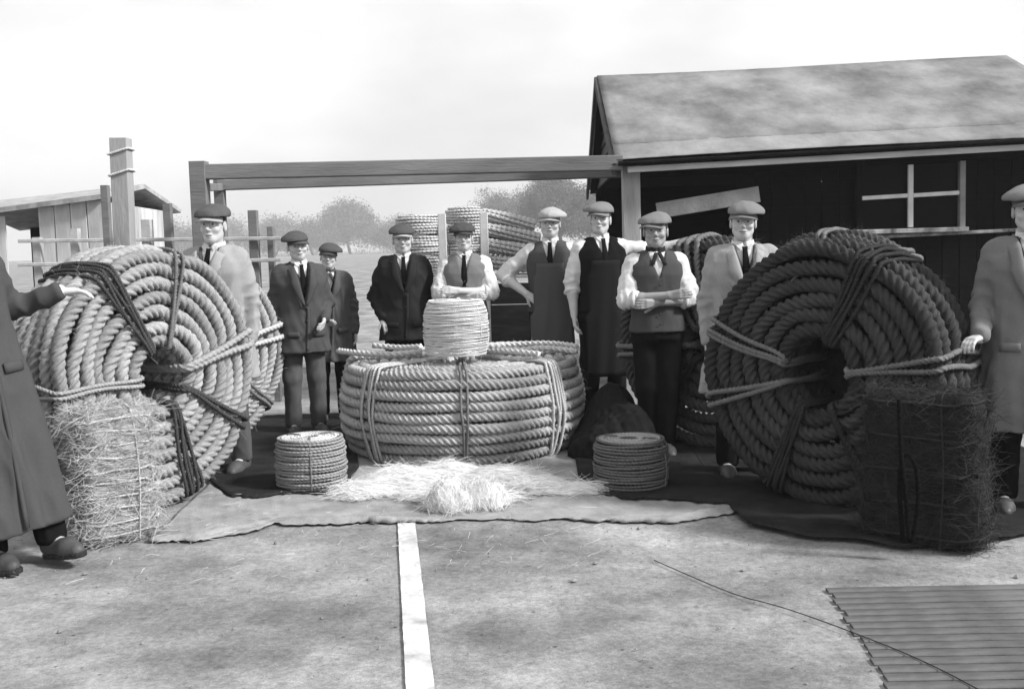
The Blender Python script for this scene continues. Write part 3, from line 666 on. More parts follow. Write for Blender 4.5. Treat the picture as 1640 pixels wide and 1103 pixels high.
# ------------------------------------------------------------------ sacking, fibre heaps, duckboard, cable
Msack = mat('sacking', .26, .95, .3, 5, .5, 120)
fe = [(238, 866), (300, 868), (360, 862), (415, 848), (440, 838), (520, 842), (640, 836), (740, 835), (820, 833), (900, 831), (960, 838), (1060, 836), (1120, 833), (1180, 822)]
fpx = np.linspace(238, 1180, 150); fpy = np.interp(fpx, [q[0] for q in fe], [q[1] for q in fe])+1.6*np.sin(fpx*.031)+1.0*np.sin(fpx*.083)+RNG.normal(0, .7, 150)
rows = 44; vs = []
for i, (a, b_) in enumerate(zip(fpx, fpy)):
    f0 = G(a, b_); bk = Vector((f0.x*1.06, 7.6, 0))
    for j in range(rows):
        q = (j/(rows-1))**1.5; pnt = f0.lerp(bk, q)
        z = .007+.003*math.sin(a*.021+q*9)*(1-q)+.022*math.exp(-((q-.03-.02*math.sin(a*.017))/.018)**2)*max(0, math.sin(a*.012+1.0))
        z += .018*math.exp(-((q-.12-.0003*(a-600))/.012)**2)*max(0, math.sin(a*.009-1.2))
        if j == 0: z = .002
        vs.append((pnt.x, pnt.y, max(.004, z)+.002*math.sin(a*.3+j)))
fs = [((i*rows+j), (i+1)*rows+j, (i+1)*rows+j+1, i*rows+j+1) for i in range(149) for j in range(rows-1)]
vs = np.array(vs); vs[:, 2] += np.where(np.arange(len(vs)) % rows == 0, 0, 1)*np.maximum(0, .013*(.3-np.abs(sines(vs*np.array([.6, 1.6, 1]), 7, 5)))+.004*sines(vs, 22, 6)); 
o = mesh('sacking_sheet', vs, np.array(fs), Msack); md = o.modifiers.new('s', 'SOLIDIFY'); md.thickness = .002; md.offset = 1
tag(o, 'wide grey sacking sheet spread on the ground under the coils', 'sheet')
Mt2 = mat('sheet_shade_dark', .022, .95, .4, 5, .4, 60, spec=.04)  # near-black sheets added on the ground to stand for shadow
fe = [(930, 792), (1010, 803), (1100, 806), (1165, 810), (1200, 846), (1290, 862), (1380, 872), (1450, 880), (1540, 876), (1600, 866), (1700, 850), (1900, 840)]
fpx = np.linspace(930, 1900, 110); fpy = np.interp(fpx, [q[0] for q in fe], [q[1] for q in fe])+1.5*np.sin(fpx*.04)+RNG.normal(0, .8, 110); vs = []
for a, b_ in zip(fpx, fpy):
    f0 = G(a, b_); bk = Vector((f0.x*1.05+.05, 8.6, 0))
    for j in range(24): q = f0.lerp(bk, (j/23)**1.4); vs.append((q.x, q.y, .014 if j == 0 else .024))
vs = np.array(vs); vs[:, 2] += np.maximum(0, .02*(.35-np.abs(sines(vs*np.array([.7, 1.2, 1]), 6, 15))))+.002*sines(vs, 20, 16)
o = mesh('shade_sheet', vs, np.array([(i*24+j, (i+1)*24+j, (i+1)*24+j+1, i*24+j+1) for i in range(109) for j in range(23)]), Mt2); md = o.modifiers.new('s', 'SOLIDIFY'); md.thickness = .003; md.offset = 1
tag(o, 'black sheet added as shade on the ground under the dark coils', 'sheet')
fpx = np.linspace(330, 575, 50); fpy = 800-.03*(fpx-330)+3*np.sin(fpx*.05)+RNG.normal(0, .7, 50)-40*np.clip((fpx-530)/45, 0, 1)**1.5-30*np.clip((370-fpx)/40, 0, 1)**1.5; vs = []  # second added sheet, standing for shade left of the centre coil
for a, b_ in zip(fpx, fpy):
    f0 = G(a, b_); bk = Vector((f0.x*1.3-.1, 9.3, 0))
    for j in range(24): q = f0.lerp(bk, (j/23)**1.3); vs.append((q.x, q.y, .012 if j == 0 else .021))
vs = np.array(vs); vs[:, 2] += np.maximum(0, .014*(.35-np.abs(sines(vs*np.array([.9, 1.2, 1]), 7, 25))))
o = mesh('shade_sheet', vs, np.array([(i*24+j, (i+1)*24+j, (i+1)*24+j+1, i*24+j+1) for i in range(49) for j in range(23)]), Mt2); md = o.modifiers.new('s', 'SOLIDIFY'); md.thickness = .003; md.offset = 1
tag(o, 'black strip added as shade under the pale small rope drum and the youth', 'sheet')
Mfl = mat('combed_hemp', .6, .9, .25, 9, .4, 40); Mflf = mat('combed_hemp_fibre', .74, .8, .15, 12, 0)
def heap(name, blobs, label, nf, seed, flow=(1, 0, 0), ln=(.08, .22)):
    c = np.array([q[:2] for q in blobs]).mean(0); o = empty(name, (c[0], c[1], .014)); tag(o, label, 'fibre heap', 'heaps of combed white fibre')
    bl = [(q[0]-c[0], q[1]-c[1], q[2], q[3], q[4]) for q in blobs]
    F = Field((min(q[0]-q[2] for q in bl)-.08, min(q[1]-q[3] for q in bl)-.08, -.04), (max(q[0]+q[2] for q in bl)+.08, max(q[1]+q[3] for q in bl)+.08, max(q[4] for q in bl)+.08), .014)
    for q in bl: F.ell((q[0], q[1], .0), (q[2], q[3], q[4]), .05)
    F.plane((0, 0, -1), 0.0)
    V, Q = F.get(); V = wrinkle(V, Q, .022, 20, seed); V = wrinkle(V, Q, .012, 50, seed+1, (.4, 1, 1)); V[:, 2] = np.maximum(V[:, 2], .0)
    mesh('fibre_mass', V, Q, Mfl, o, True)
    N_ = vnormals(V, Q); up = np.argwhere(V[:, 2] > .006)[:, 0]; k = up[RNG.integers(0, len(up), nf)]
    fl = np.array(flow)*RNG.choice([-1, 1], (nf, 1))+RNG.normal(0, .28, (nf, 3)); fl -= (fl*N_[k]).sum(1)[:, None]*N_[k]*.8
    fl /= np.linalg.norm(fl, axis=1)[:, None]; dd = fl+N_[k]*.06
    V2, F2 = fibres(V[k]+N_[k]*.002, dd, RNG.uniform(ln[0], ln[1], nf)*.8, .0012, .35, 5, gravity=.2); V2[:, 2] = np.maximum(V2[:, 2], .002)
    q = mesh('loose_fibre', V2, F2, Mflf, o, False); q['kind'] = 'stuff'
B = []
for px, py, rx, ry, h in ((600, 785, .2, .1, .08), (660, 776, .2, .14, .12), (725, 768, .18, .16, .14), (800, 774, .22, .14, .11), (862, 780, .2, .1, .09), (915, 785, .15, .07, .06), (572, 792, .12, .06, .045), (690, 794, .14, .08, .06), (775, 797, .16, .08, .07), (640, 765, .12, .1, .1), (830, 764, .14, .1, .08)):
    g_ = G(px, py+9); B.append((g_.x, g_.y, rx, ry, h*.85))
heap('hemp_heap', B, 'long white heap of combed fibre before the great flat coil', 9000, 31)
g1, g2 = G(722, 816), G(770, 812); heap('hemp_tuft', [(g1.x, g1.y, .13, .13, .14), (g2.x, g2.y, .14, .12, .13)], 'round white fibre tuft at the sheet edge beside the painted line', 3200, 41, (.3, -1, 0), (.05, .14))
Mtp = mat('heap_shade_black', .012, .9, .4, 6, .3, 50, spec=.05)  # black heap added to stand for the deep shade beside the centre coil
o = empty('shade_heap', (.64, 7.28, .012)); tag(o, 'low black heap added as shade beside the great flat coil and apron men', 'shade heap')
F = Field((-.4, -.45, -.03), (.4, .45, .75), .016); F.ell((.02, .12, 0), (.22, .26, .44), .05); F.ell((.1, -.12, 0), (.2, .2, .33), .08); F.ell((-.08, -.2, 0), (.14, .14, .22), .06); F.ell((-.06, -.05, 0), (.22, .3, .2), .08); F.plane((0, 0, -1), 0)
V, Q = F.get(); V = wrinkle(V, Q, .03, 12, 77, (1, 1, .35)); V = wrinkle(V, Q, .02, 26, 78, (1, 1, .4), True); V[:, 2] = np.maximum(V[:, 2], 0); mesh('shade_heap_body', V, Q, Mtp, o, True)
# duckboard
Mdb = mat('duckboard_wood', .11, .95, .7, 2.2, .5, 40, (.5, 1, 1), spec=.05)
db = empty('duckboard', (0, 0, 0)); tag(db, 'flat grey slatted boards sunk level with the yard ground', 'duckboard')
yy = 2.5; k = 0
while yy < 4.30:
    xl = 1.06+.18*(yy-2.5)/1.8+random.uniform(-.012, .012); beam('slat', (xl, yy, .0), (3.1, yy-.06+random.uniform(-.006, .006), .0+random.uniform(-.002, .002)), .054, .012, Mdb, db, bev=.006); yy += .068; k += 1
def gz(q): return .0105 if (q.x > .95 and q.y < 4.4) else .004
pts = []
for px, py in ((1048, 898), (1100, 921), (1180, 955), (1240, 972), (1300, 992), (1380, 1022), (1450, 1050), (1510, 1078), (1570, 1110), (1640, 1150)):
    g_ = G(px, py); pts.append((g_.x, g_.y, gz(g_)))
o = rope('tarred_cord', pts, .0028, Mtarl, None, (0, 0, 1), None, False, 3, 4, .006, 2); tag(o, 'thin black cord trailing over the ground and the slatted duckboard', 'cord')

n = 900; rg = np.random.default_rng(5); c = np.stack([rg.uniform(-3.4, 3.4, n), rg.uniform(2.6, 6.2, n), np.zeros(n)], 1); sz = rg.uniform(.002, .007, n)*np.where(rg.random(n) < .06, 2.2, 1)
oc = np.array([(1, 0, 0), (0, 1, 0), (-1, 0, 0), (0, -1, 0), (0, 0, .7), (0, 0, -.5)], float); V = c[:, None, :]+sz[:, None, None]*oc[None]*rg.uniform(.6, 1.3, (n, 6, 1))
T3 = np.array([(0, 1, 4), (1, 2, 4), (2, 3, 4), (3, 0, 4), (1, 0, 5), (2, 1, 5), (3, 2, 5), (0, 3, 5)]); F3 = (np.arange(n)[:, None, None]*6+T3[None]).reshape(-1, 3)
o = mesh('grit', V.reshape(-1, 3), F3, mat('grit_stone', .2, .9, .5, 3, 0), None, False); tag(o, 'scattered small stones and grit on the yard ground', 'grit', kind='stuff')
n = 260; st = np.stack([rg.uniform(-2.2, .5, n), rg.uniform(4.6, 6.4, n)**1.0, np.full(n, .022)], 1); dr = rg.normal(0, 1, (n, 3)); dr[:, 2] = 0; dr /= np.linalg.norm(dr, axis=1)[:, None]
V, F = fibres(st, dr, rg.uniform(.03, .13, n), .0014, .3, 4); V[:, 2] = np.clip(V[:, 2], .006, .03); o = mesh('fibre_litter', V, F, mat('litter', .42, .9, .3, 5, 0), None, False); tag(o, 'stray wisps of fibre littering the sheet and ground', 'litter', kind='stuff')

# ================================================================== people
Mskin = mat('skin', .43, .55, .1, 10, .08, 120, spec=.35); Mhair = mat('hair', .04, .7, .4, 30, .4, 90); Mfair = mat('fair_hair', .22, .7, .4, 30, .4, 90)
Meye = mat('eye_white', .4, .3, .05, 5, 0); Miris = mat('iris', .015, .2, .05, 5, 0); Mlip = mat('lips', .1, .6, .1, 5, 0)
Mshirt = mat('white_shirt', .55, .9, .08, 10, .06, 300, spec=.05); Mshoe = mat('boot_leather', .06, .5, .3, 9, .2, 60); Mbtn = mat('button', .02, .4, .1, 5, 0)
def clothm(name, v): return mat(name, v, .95, .07, 90, .12, 420, spec=.03)
SEC = [(.86, .172, .122), (.95, .176, .122), (1.08, .158, .112), (1.2, .172, .12), (1.31, .184, .122), (1.38, .178, .108, 0, .008), (1.43, .125, .088, 0, .014), (1.475, .074, .07, 0, .016)]
def sec_at(sec, z):
    sec = sorted(sec); zs = [q[0] for q in sec]; g = lambda i: float(np.interp(z, zs, [q[i] if len(q) > i else 0. for q in sec]))
    return g(1), g(2), g(4)
def front(x, z, e, sec=SEC):
    rx, ry, cy = sec_at(sec, z); rx += e; ry += e
    return cy-ry*max(.0, 1-(min(abs(x)/rx, .98))**2.3)**(1/2.3)
def strip(name, fn, nu, nv, m, parent, th=.006):
    v = [fn(i/(nu-1), j/(nv-1)) for i in range(nu) for j in range(nv)]
    f = [(i*nv+j, (i+1)*nv+j, (i+1)*nv+j+1, i*nv+j+1) for i in range(nu-1) for j in range(nv-1)]
    o = mesh(name, v, np.array(f), m, parent, True); md = o.modifiers.new('s', 'SOLIDIFY'); md.thickness = th; md.offset = 0; return o
def hand(F, wst, f, n, s, curl=.5):
    f = Vector(f).normalized(); n = Vector(n); n = (n-f*n.dot(f)).normalized(); l = f.cross(n)*s
    wst = Vector(wst)
    for q in (.024, .008, -.008, -.022): F.cone(wst+l*q*.6, wst+f*.082+l*q, .016, .0125, .012)
    for q, ln, cu in ((.027, .070, 1.), (.009, .080, 1.05), (-.009, .074, 1.1), (-.026, .058, 1.2)):
        p0 = wst+f*.084+l*q; ang = 0.
        for sg, r0, r1 in ((.45, .0105, .0095), (.3, .0095, .0088), (.25, .0088, .0075)):
            ang += curl*cu*.62; d = f*math.cos(ang)+n*math.sin(ang); p1 = p0+d*ln*sg*1.05; F.cone(p0, p1, r0, r1, .004); p0 = p1
    p0 = wst+f*.022+l*.02; d = (f*.62+l*.62+n*.35).normalized(); p1 = p0+d*.042; F.cone(p0, p1, .0145, .0115, .01)
    p2 = p1+(d+f*.5+n*.25*curl).normalized()*.034; F.cone(p1, p2, .0112, .009, .004)
    return p2
SH = {}
for s in (-1, 1): SH[s] = Vector((s*.172, .012, 1.395))
ARM = {'hang': lambda s: ((s*.232, .03, 1.12), (s*.235, -.035, .875)),
       'pocket': lambda s: ((s*.275, .07, 1.14), (s*.19, -.08, .93)),
       'hip': lambda s: ((s*.40, .06, 1.2), (s*.20, -.10, 1.05)),
       'cross_over': lambda s: ((s*.235, -.07, 1.13), (-s*.05, -.215, 1.165)),
       'cross_under': lambda s: ((s*.235, -.07, 1.13), (-s*.03, -.175, 1.115)),
       'back': lambda s: ((s*.24, .09, 1.13), (s*.17, .13, .92))}
def person(loc, ztop, rz, label, armL='hang', armR='hang', top='jacket', jm=None, tm=None, capm=None, vest=None, tie=None, yaw=0., nod=0., tilt=0., hair=None, hat='cap', length=.74,
           zv=1.2, lean=(0, 0), capyaw=0., peakm=None, seed=0, sleeves='long', apron=None, smile=False, scarf=None, feet=None, build=1.0, skin=None):
    """armL / armR are the picture-left (-1) and picture-right (+1) arms"""
    sk = skin or Mskin
    o = empty('person', loc, rz); S = ztop/1.765; o.scale = (S*build, S*build, S)
    o.rotation_euler = (lean[0], lean[1], rz); tag(o, label, 'person', 'rope makers posing in the yard')
    arms = {}
    for s, a in ((-1, armL), (1, armR)):
        arms[s] = ARM[a](s) if isinstance(a, str) else (a[0], a[1])
    hd = {}
    for s, a in ((-1, armL), (1, armR)):
        e, wr = Vector(arms[s][0]), Vector(arms[s][1]); f = (wr-e).normalized()
        if isinstance(a, str):
            nrm = {'hang': Vector((-s, -.2, 0)), 'pocket': Vector((0, .6, -1)), 'hip': Vector((0, 1, -.3)), 'cross_over': Vector((0, 1, -.1)), 'cross_under': Vector((0, 1, .1)), 'back': Vector((0, 1, 0))}[a]
            if a == 'hang': f = Vector((0, -.25, -1))
            if a == 'hip': f = Vector((-s*.75, -.1, -.5))
            cu = {'hang': .55, 'pocket': .9, 'hip': .35, 'cross_over': .3, 'cross_under': .35, 'back': .5}[a]
        else: nrm = Vector(a[2]); f = Vector(a[3]) if len(a) > 3 else f; cu = a[4] if len(a) > 4 else .5
        hd[s] = (e, wr, f, nrm, cu)
    feet = feet or {-1: (-.11, 0.), 1: (.11, 0.)}
    # ---- body: coarse trunk and legs, fine head, fine forearms and hands, one mesh
    allV, allF, off = [], [], 0
    def join(V, Q):
        nonlocal off
        allV.append(V); allF.append(Q+off); off += len(V)
    F = Field((-.5, -.35, 0), (.5, .35, 1.5), .02)
    F.loft(SEC, -.02)
    for s in (-1, 1):
        F.cone(SH[s], Vector(arms[s][0]), .042, .034, .03)
        fx, fy = feet[s]
        F.cone((s*.09, 0, .9), (s*.04+fx*.6, fy*.5-.015, .5), .07, .05, .03); F.cone((s*.04+fx*.6, fy*.5-.015, .5), (fx, fy+.02, .1), .05, .035, .03)
        F.cone((fx, fy+.02, .08), (fx*1.1, fy-.13, .04), .035, .03, .03)
    join(*F.get())
    H = Field((-.13, -.16, 1.42), (.13, .15, 1.76), .0042)
    H.ell((0, .018, 1.645), (.076, .094, .089), .02); H.ell((0, -.02, 1.59), (.0595, .07, .086), .03)
    H.cone((0, -.05, 1.532), (0, -.052, 1.538), .029, .029, .02)
    for s in (-1, 1):
        H.cone((s*.045, .004, 1.562), (s*.013, -.056, 1.532), .023, .021, .025); H.ell((s*.04, -.062, 1.592), (.024, .022, .02), .02)
    H.cone((0, .03, 1.43), (0, .016, 1.56), .06, .055, .02)
    H.cone((-.042, -.077, 1.646), (.042, -.077, 1.646), .014, .014, .014)
    for s in (-1, 1): H.ell((s*.032, -.1, 1.624), (.021, .025, .0125), .014, op='s')
    for s in (-1, 1): H.ell((s*.031, -.0745, 1.6235), (.0165, .0148, .0138), .004); H.ell((s*.031, -.092, 1.6222), (.0135, .014, .0048), .003, op='s')
    H.cone((0, -.086, 1.636), (0, -.114, 1.594), .009, .0135, .008); H.ell((0, -.1, 1.587), (.0195, .015, .0095), .008)
    H.ell((0, -.087, 1.5615), (.024, .010, .0065), .006); H.ell((0, -.085, 1.548), (.021, .010, .0065), .006)
    H.ell((0, -.101, 1.555), (.024, .006, .0028), .004, op='s')
    for s in (-1, 1): H.ell((s*.079, .018, 1.61), (.011, .022, .034), .006); H.ell((s*.09, .014, 1.612), (.006, .012, .018), .006, op='s')
    hv, hf = H.get()
    piv = Vector((0, .015, 1.5)); HM = Matrix.Translation(piv) @ Euler((nod, tilt, yaw), 'ZYX').to_matrix().to_4x4() @ Matrix.Translation(-piv)
    fw = 1+.07*math.sin(seed*3.1+1); fh = 1+.06*math.sin(seed*1.9)
    def hx(V):
        V = np.array(V, float); q = np.clip((V[:, 2]-1.47)/.04, 0, 1); V[:, 0] *= 1+(fw-1)*q; low = np.clip((1.63-V[:, 2])/.1, 0, 1)*q; V[:, 2] -= (fh-1)*.11*low; V[:, 1] -= .006*math.sin(seed*2.7)*low; A = np.array(HM); T = V@A[:3, :3].T+A[:3, 3]
        k = np.clip((V[:, 2:3]-1.46)/.06, 0, 1); return V*(1-k)+T*k
    join(hx(hv), hf)
    for s in (-1, 1):
        e, wr, f, nrm, cu = hd[s]
        pts = [e, wr, wr+f.normalized()*.2]; lo = np.min([tuple(q) for q in pts], 0)-.09; hi = np.max([tuple(q) for q in pts], 0)+.09
        A = Field(lo, hi, .0055); fr_ = 1. if top == 'vest' else .66; A.cone(e, e.lerp(wr, .35), .041*fr_, .043*fr_, .02); A.cone(e.lerp(wr, .35), wr, .042*fr_, .027, .02)
        hand(A, wr, f, nrm, s, cu); join(*A.get())
    mesh('body', np.vstack(allV), np.vstack(allF), sk, o, True)
    # ---- face details
    for s in (-1, 1):
        u = [0, R(14), R(27), R(45), R(70), R(100), R(130), R(155), math.pi]; v_ = np.linspace(0, 2*math.pi, 14, endpoint=False)
        V = np.array([(s*.031+.0125*math.sin(a)*math.cos(b_), -.0745-.0125*math.cos(a), 1.6235+.0125*math.sin(a)*math.sin(b_)) for a in u for b_ in v_])
        Fq = np.array([(i*14+j, i*14+(j+1) % 14, (i+1)*14+(j+1) % 14, (i+1)*14+j) for i in range(8) for j in range(14)])
        mesh('eye', hx(V), Fq, [Meye, Miris], o, True, mi=[1 if q[0] < 28 else 0 for q in Fq])
        pts = hx(np.array([(s*.013, -.093, 1.641), (s*.03, -.091, 1.647), (s*.049, -.078, 1.642)]))
        V, Q, _ = sweep(smoothline(pts, 2), np.array([.0036]*len(smoothline(pts, 2))), (0, 0, 1), None, False, 0, 6); mesh('eyebrow', V, Q, hair or Mhair, o, True)
    mw = .028 if smile else .021
    pts = hx(np.array([(-mw, -.083, 1.555+(.006 if smile else 0)), (-mw*.5, -.0935, 1.555), (0, -.0965, 1.5545), (mw*.5, -.0935, 1.555), (mw, -.083, 1.555+(.006 if smile else 0))]))
    pl = smoothline(pts, 2); V, Q, _ = sweep(pl, np.full(len(pl), .0032), (0, 0, 1), None, False, 0, 6); mesh('mouth', V, Q, Mlip, o, True)
    K = Field((-.12, -.13, 1.52), (.12, .15, 1.76), .008); K.ell((0, .022, 1.648), (.083, .098, .094), .01)
    K.cone((0, .07, 1.56), (0, .075, 1.62), .045, .05, .02)
    K.plane((0, -1, -.35), .02-.35*1.62); K.plane((0, 0, -1), -1.555)
    for s in (-1, 1): K.ell((s*.085, .018, 1.605), (.02, .028, .04), .01, op='c')
    V, Q = K.get(); V = wrinkle(V, Q, .003, 120, seed, (1, 1, .3)); mesh('hair', hx(V), Q, hair or Mhair, o, True)
    # ---- cap or hat
    CMx = Matrix.Translation((0, .015, 1.68)) @ Matrix.Rotation(capyaw, 4, 'Z') @ Matrix.Translation((0, -.015, -1.68))
    def cx(V):
        A = np.array(CMx); V = np.asarray(V, float)@A[:3, :3].T+A[:3, 3]; A = np.array(HM); return V@A[:3, :3].T+A[:3, 3]
    C = Field((-.17, -.2, 1.6), (.17, .2, 1.82), .007)
    if hat == 'cap':
        sx = .016*math.sin(seed*2.3+.5); tl = 9+5*math.sin(seed*1.7)
        C.ell((sx, .0, 1.684), (.106, .134, .055), .02, rx=R(tl*.5)); C.ell((sx*.6, .04, 1.69), (.097, .096, .066), .03); C.ell((sx*1.8, -.03, 1.684), (.112, .112, .046), .02, rx=R(tl))
        C.plane((0, .06, -1), -1.672)
    else:
        C.ell((0, .015, 1.70), (.088, .104, .072), .02); C.cone((0, -.06, 1.785), (0, .07, 1.785), .012, .012, .03, op='s'); C.plane((0, 0, -1), -1.672)
    V, Q = C.get(); V = wrinkle(V, Q, .004, 22, seed+7); V = wrinkle(V, Q, .004, 26, seed+27, (1, 1, 1), True); cap = mesh('cap' if hat == 'cap' else 'hat', cx(V), Q, capm, o, True)
    if hat == 'cap':
        nu, nv = 15, 5; v = []
        for i in range(nu):
            a = R(-62+124*i/(nu-1))
            for j in range(nv):
                q = j/(nv-1); r0 = .098; ext = .066*math.cos(a*1.25)**.6 if abs(a) < R(71) else 0
                x = math.sin(a)*(.088+.012*q); y = .012-math.cos(a)*(.104)-ext*q; v.append((x, y, 1.680-.036*q-.016*(math.sin(a)**2)))
        pk = mesh('peak', cx(v), np.array([(i*nv+j, i*nv+j+1, (i+1)*nv+j+1, (i+1)*nv+j) for i in range(nu-1) for j in range(nv-1)]), peakm or capm, cap, True)
        md = pk.modifiers.new('s', 'SOLIDIFY'); md.thickness = .006; md.offset = 0
    else:
        nu, nv = 40, 5; v = []
        for i in range(nu):
            a = 2*math.pi*i/nu
            for j in range(nv):
                q = j/(nv-1); rx_, ry_ = .082+.06*q, .098+.065*q; v.append((rx_*math.sin(a), .015-ry_*math.cos(a), 1.68+.018*q*q*math.sin(a)**2*1.6-.014*q*math.cos(a)**2))
        pk = mesh('brim', cx(v), np.array([(i*nv+j, i*nv+j+1, ((i+1) % nu)*nv+j+1, ((i+1) % nu)*nv+j) for i in range(nu) for j in range(nv-1)]), capm, cap, True)
        md = pk.modifiers.new('s', 'SOLIDIFY'); md.thickness = .006; md.offset = 0
    # ---- trousers and boots
    T = Field((-.34, -.34, .03), (.34, .3, 1.06), .013)
    T.loft([(.84, .165, .12), (.95, .172, .12), (1.06, .16, .114)], .01, .03)
    for s in (-1, 1):
        fx, fy = feet[s]; kn = (s*.04+fx*.6, fy*.5-.015, .5)
        T.cone((s*.088, .005, .88), kn, .096, .078, .04); T.cone(kn, (fx, fy+.02, .1), .078, .068, .03)
    T.plane((0, 0, -1), -.07); V, Q = T.get(); V = wrinkle(V, Q, .007, 22, seed+9, (1, 1, .5)); V = wrinkle(V, Q, .007, 26, seed+19, (1, 1, .5), True); mesh('trousers', V, Q, tm, o, True)
    for s in (-1, 1):
        fx, fy = feet[s]; B_ = Field((fx-.12, fy-.25, 0), (fx+.12, fy+.14, .2), .009)
        B_.cone((fx, fy+.04, .05), (fx*1.06, fy-.10, .04), .047, .046, .03); B_.cone((fx*1.06, fy-.1, .035), (fx*1.1, fy-.165, .03), .045, .034, .03); B_.cone((fx, fy+.03, .06), (fx, fy+.03, .16), .05, .05, .03)
        B_.plane((0, 0, -1), -.008); V, Q = B_.get(); V[:, 2] = np.where(V[:, 2] < .022, 0., V[:, 2]); bt = mesh('boot', V, Q, Mshoe, o, True)
        B_ = Field((fx-.12, fy-.26, -.01), (fx+.12, fy+.14, .1), .009); B_.cone((fx, fy+.04, .02), (fx*1.06, fy-.10, .02), .051, .051, .02); B_.cone((fx*1.06, fy-.1, .02), (fx*1.1, fy-.168, .02), .05, .04, .02)
        B_.plane((0, 0, 1), .026); B_.plane((0, 0, -1), -.003); V, Q = B_.get(); V[:, 2] = np.where(V[:, 2] < .012, 0., V[:, 2]); mesh('sole', V, Q, Mbtn, bt, False)
    def armfold(V, Q, amp):
        nn_ = vnormals(V, Q); dsp = np.zeros(len(V))
        for s in (-1, 1):
            a_, e_, w_ = np.array(SH[s]), np.array(hd[s][0]), np.array(hd[s][1])
            for p0, p1, base in ((a_, e_, 0.), (e_, w_, .29)):
                d = p1-p0; L_ = np.linalg.norm(d); d = d/L_; t_ = (V-p0)@d; rad = np.linalg.norm(V-p0-t_[:, None]*d, axis=1)
                wgt = np.exp(-np.maximum(0, rad-.06)**2/.0006)*((t_ > -.02) & (t_ < L_+.02)); se = np.abs(base+t_-.29)
                sw = .35+.65*np.exp(-(se/.11)**2)
                ph = 75*(base+t_)+2.6*sines(V, 24, seed+30)+2.2*np.sin(np.arctan2(V[:, 1]-p0[1], V[:, 0]-p0[0])+seed)
                dsp = np.where(wgt > .3, amp*sw*wgt*(1-2*np.abs(np.sin(ph*.5))**.8), dsp)
        return V+nn_*dsp[:, None]
    # ---- shirt
    e0 = .002
    Sf = Field((-.82, -.42, .84), (.82, .36, 1.53), .011); Sf.loft([(1.0, .165, .115)]+[q for q in SEC if q[0] > 1.05], e0, .03); Sf.cone((-.13, .014, 1.405), (.13, .014, 1.405), .054, .054, .03)
    if sleeves != 'none':
        for s in (-1, 1):
            e, wr = hd[s][0], hd[s][1]
            if sleeves == 'rolled' or top == 'vest':
                e2 = e.lerp(wr, .16); Sf.cone(SH[s], e, .062, .057, .04); Sf.cone(e, e2, .056, .057, .02); Sf.cone(e2, e.lerp(wr, .24), .058, .056, .006)
                Sf.cone(SH[s].lerp(e, .6), SH[s].lerp(e, .85), .064, .066, .03)
            else: Sf.cone(SH[s], e, .044, .036, .03); Sf.cone(e, wr, .036, .034, .02)
            if top == 'vest':
                ax_ = (wr-e).normalized(); b1 = ax_.orthogonal().normalized(); b2 = ax_.cross(b1); c0 = e.lerp(wr, .23)
                ring = [tuple(c0+(b1*math.cos(q)+b2*math.sin(q))*.053+ax_*.006*math.sin(2*q+s)) for q in np.linspace(0, 6.283, 20, endpoint=False)]
                V, Q, _ = sweep(ring, .017*(1+.15*np.sin(np.arange(20)*1.9)), tuple(ax_), None, True, 0, 8); mesh('cuff', V, Q, Mshirt, o, True)
    V, Q = Sf.get(); ws = 1. if top == 'vest' else .25; V = wrinkle(V, Q, .005*ws, 26, seed+2, (1, 1, .7)); V = wrinkle(V, Q, .010*ws, 30, seed+12, (1, 1, .6), True); V = armfold(V, Q, .007*ws); mesh('shirt', V, Q, Mshirt, o, True)
    # collar
    def colf(u, v_):
        a = -math.pi*.96+2*math.pi*.96*u; fr_ = math.cos(a/2)**2   # a = 0 at the back
        z = 1.487-.022*(1-fr_)+.034*v_; r_ = .069-.006*v_+.004*(1-fr_)
        return (r_*math.sin(a), .018+r_*math.cos(a)*.98-.006*(1-fr_)*(1-v_), z)
    strip('collar', colf, 25, 4, Mshirt if scarf is None else scarf, o, .006)
    for s in (-1, 1):
        if scarf is None: strip('collar_point', lambda u, v_: (s*(.006+.05*u*(1-.3*v_)+.014*v_), -.054+.012*u-.016*v_-.0*u, 1.482+.012*u-.055*v_*(1-u*.75)), 5, 4, Mshirt, o, .004)
    if tie is not None:
        def tf(u, v_):
            z = 1.468-.27*u; wd = .013+.014*min(1, u*1.4) if u > .08 else .017
            x = (v_-.5)*2*wd; return (x, min(front(x, z, e0+.012), -.058 if z > 1.44 else 0)-.004-.006*(1-abs(v_-.5)*2), z)
        strip('tie', tf, 12, 5, tie, o, .005)
    if scarf is not None:
        for s in (-1, 1): strip('neckerchief_end', lambda u, v_: (s*(.01+.035*u)+(v_-.5)*.03, front(.02, 1.46-.09*u, .016)-.006, 1.465-.085*u), 5, 3, scarf, o, .006)
    # ---- waistcoat
    def garment(name, m, e, zlo, zhi_v, wtop, sec, sl, fold, amp, seed2, nf=7):
        Gf = Field((-.84, -.45, zlo-.03), (.84, .4, 1.53), .011); Gf.loft(sec, e, .02, fold, nf, seed2*.7)
        if sl: Gf.cone((-.135, .014, 1.402), (.135, .014, 1.402), .055+e*.6, .055+e*.6, .03)
        else: Gf.cone((-.10, .014, 1.41), (.10, .014, 1.41), .052+e*.5, .052+e*.5, .03)
        if zhi_v: Gf.vcut(zhi_v, 1.475, wtop)
        if sl:
            for s in (-1, 1):
                e_, wr = hd[s][0], hd[s][1]
                Gf.cone(SH[s], e_, .064, .058, .035); Gf.cone(e_, e_.lerp(wr, .95), .057, .047, .02)
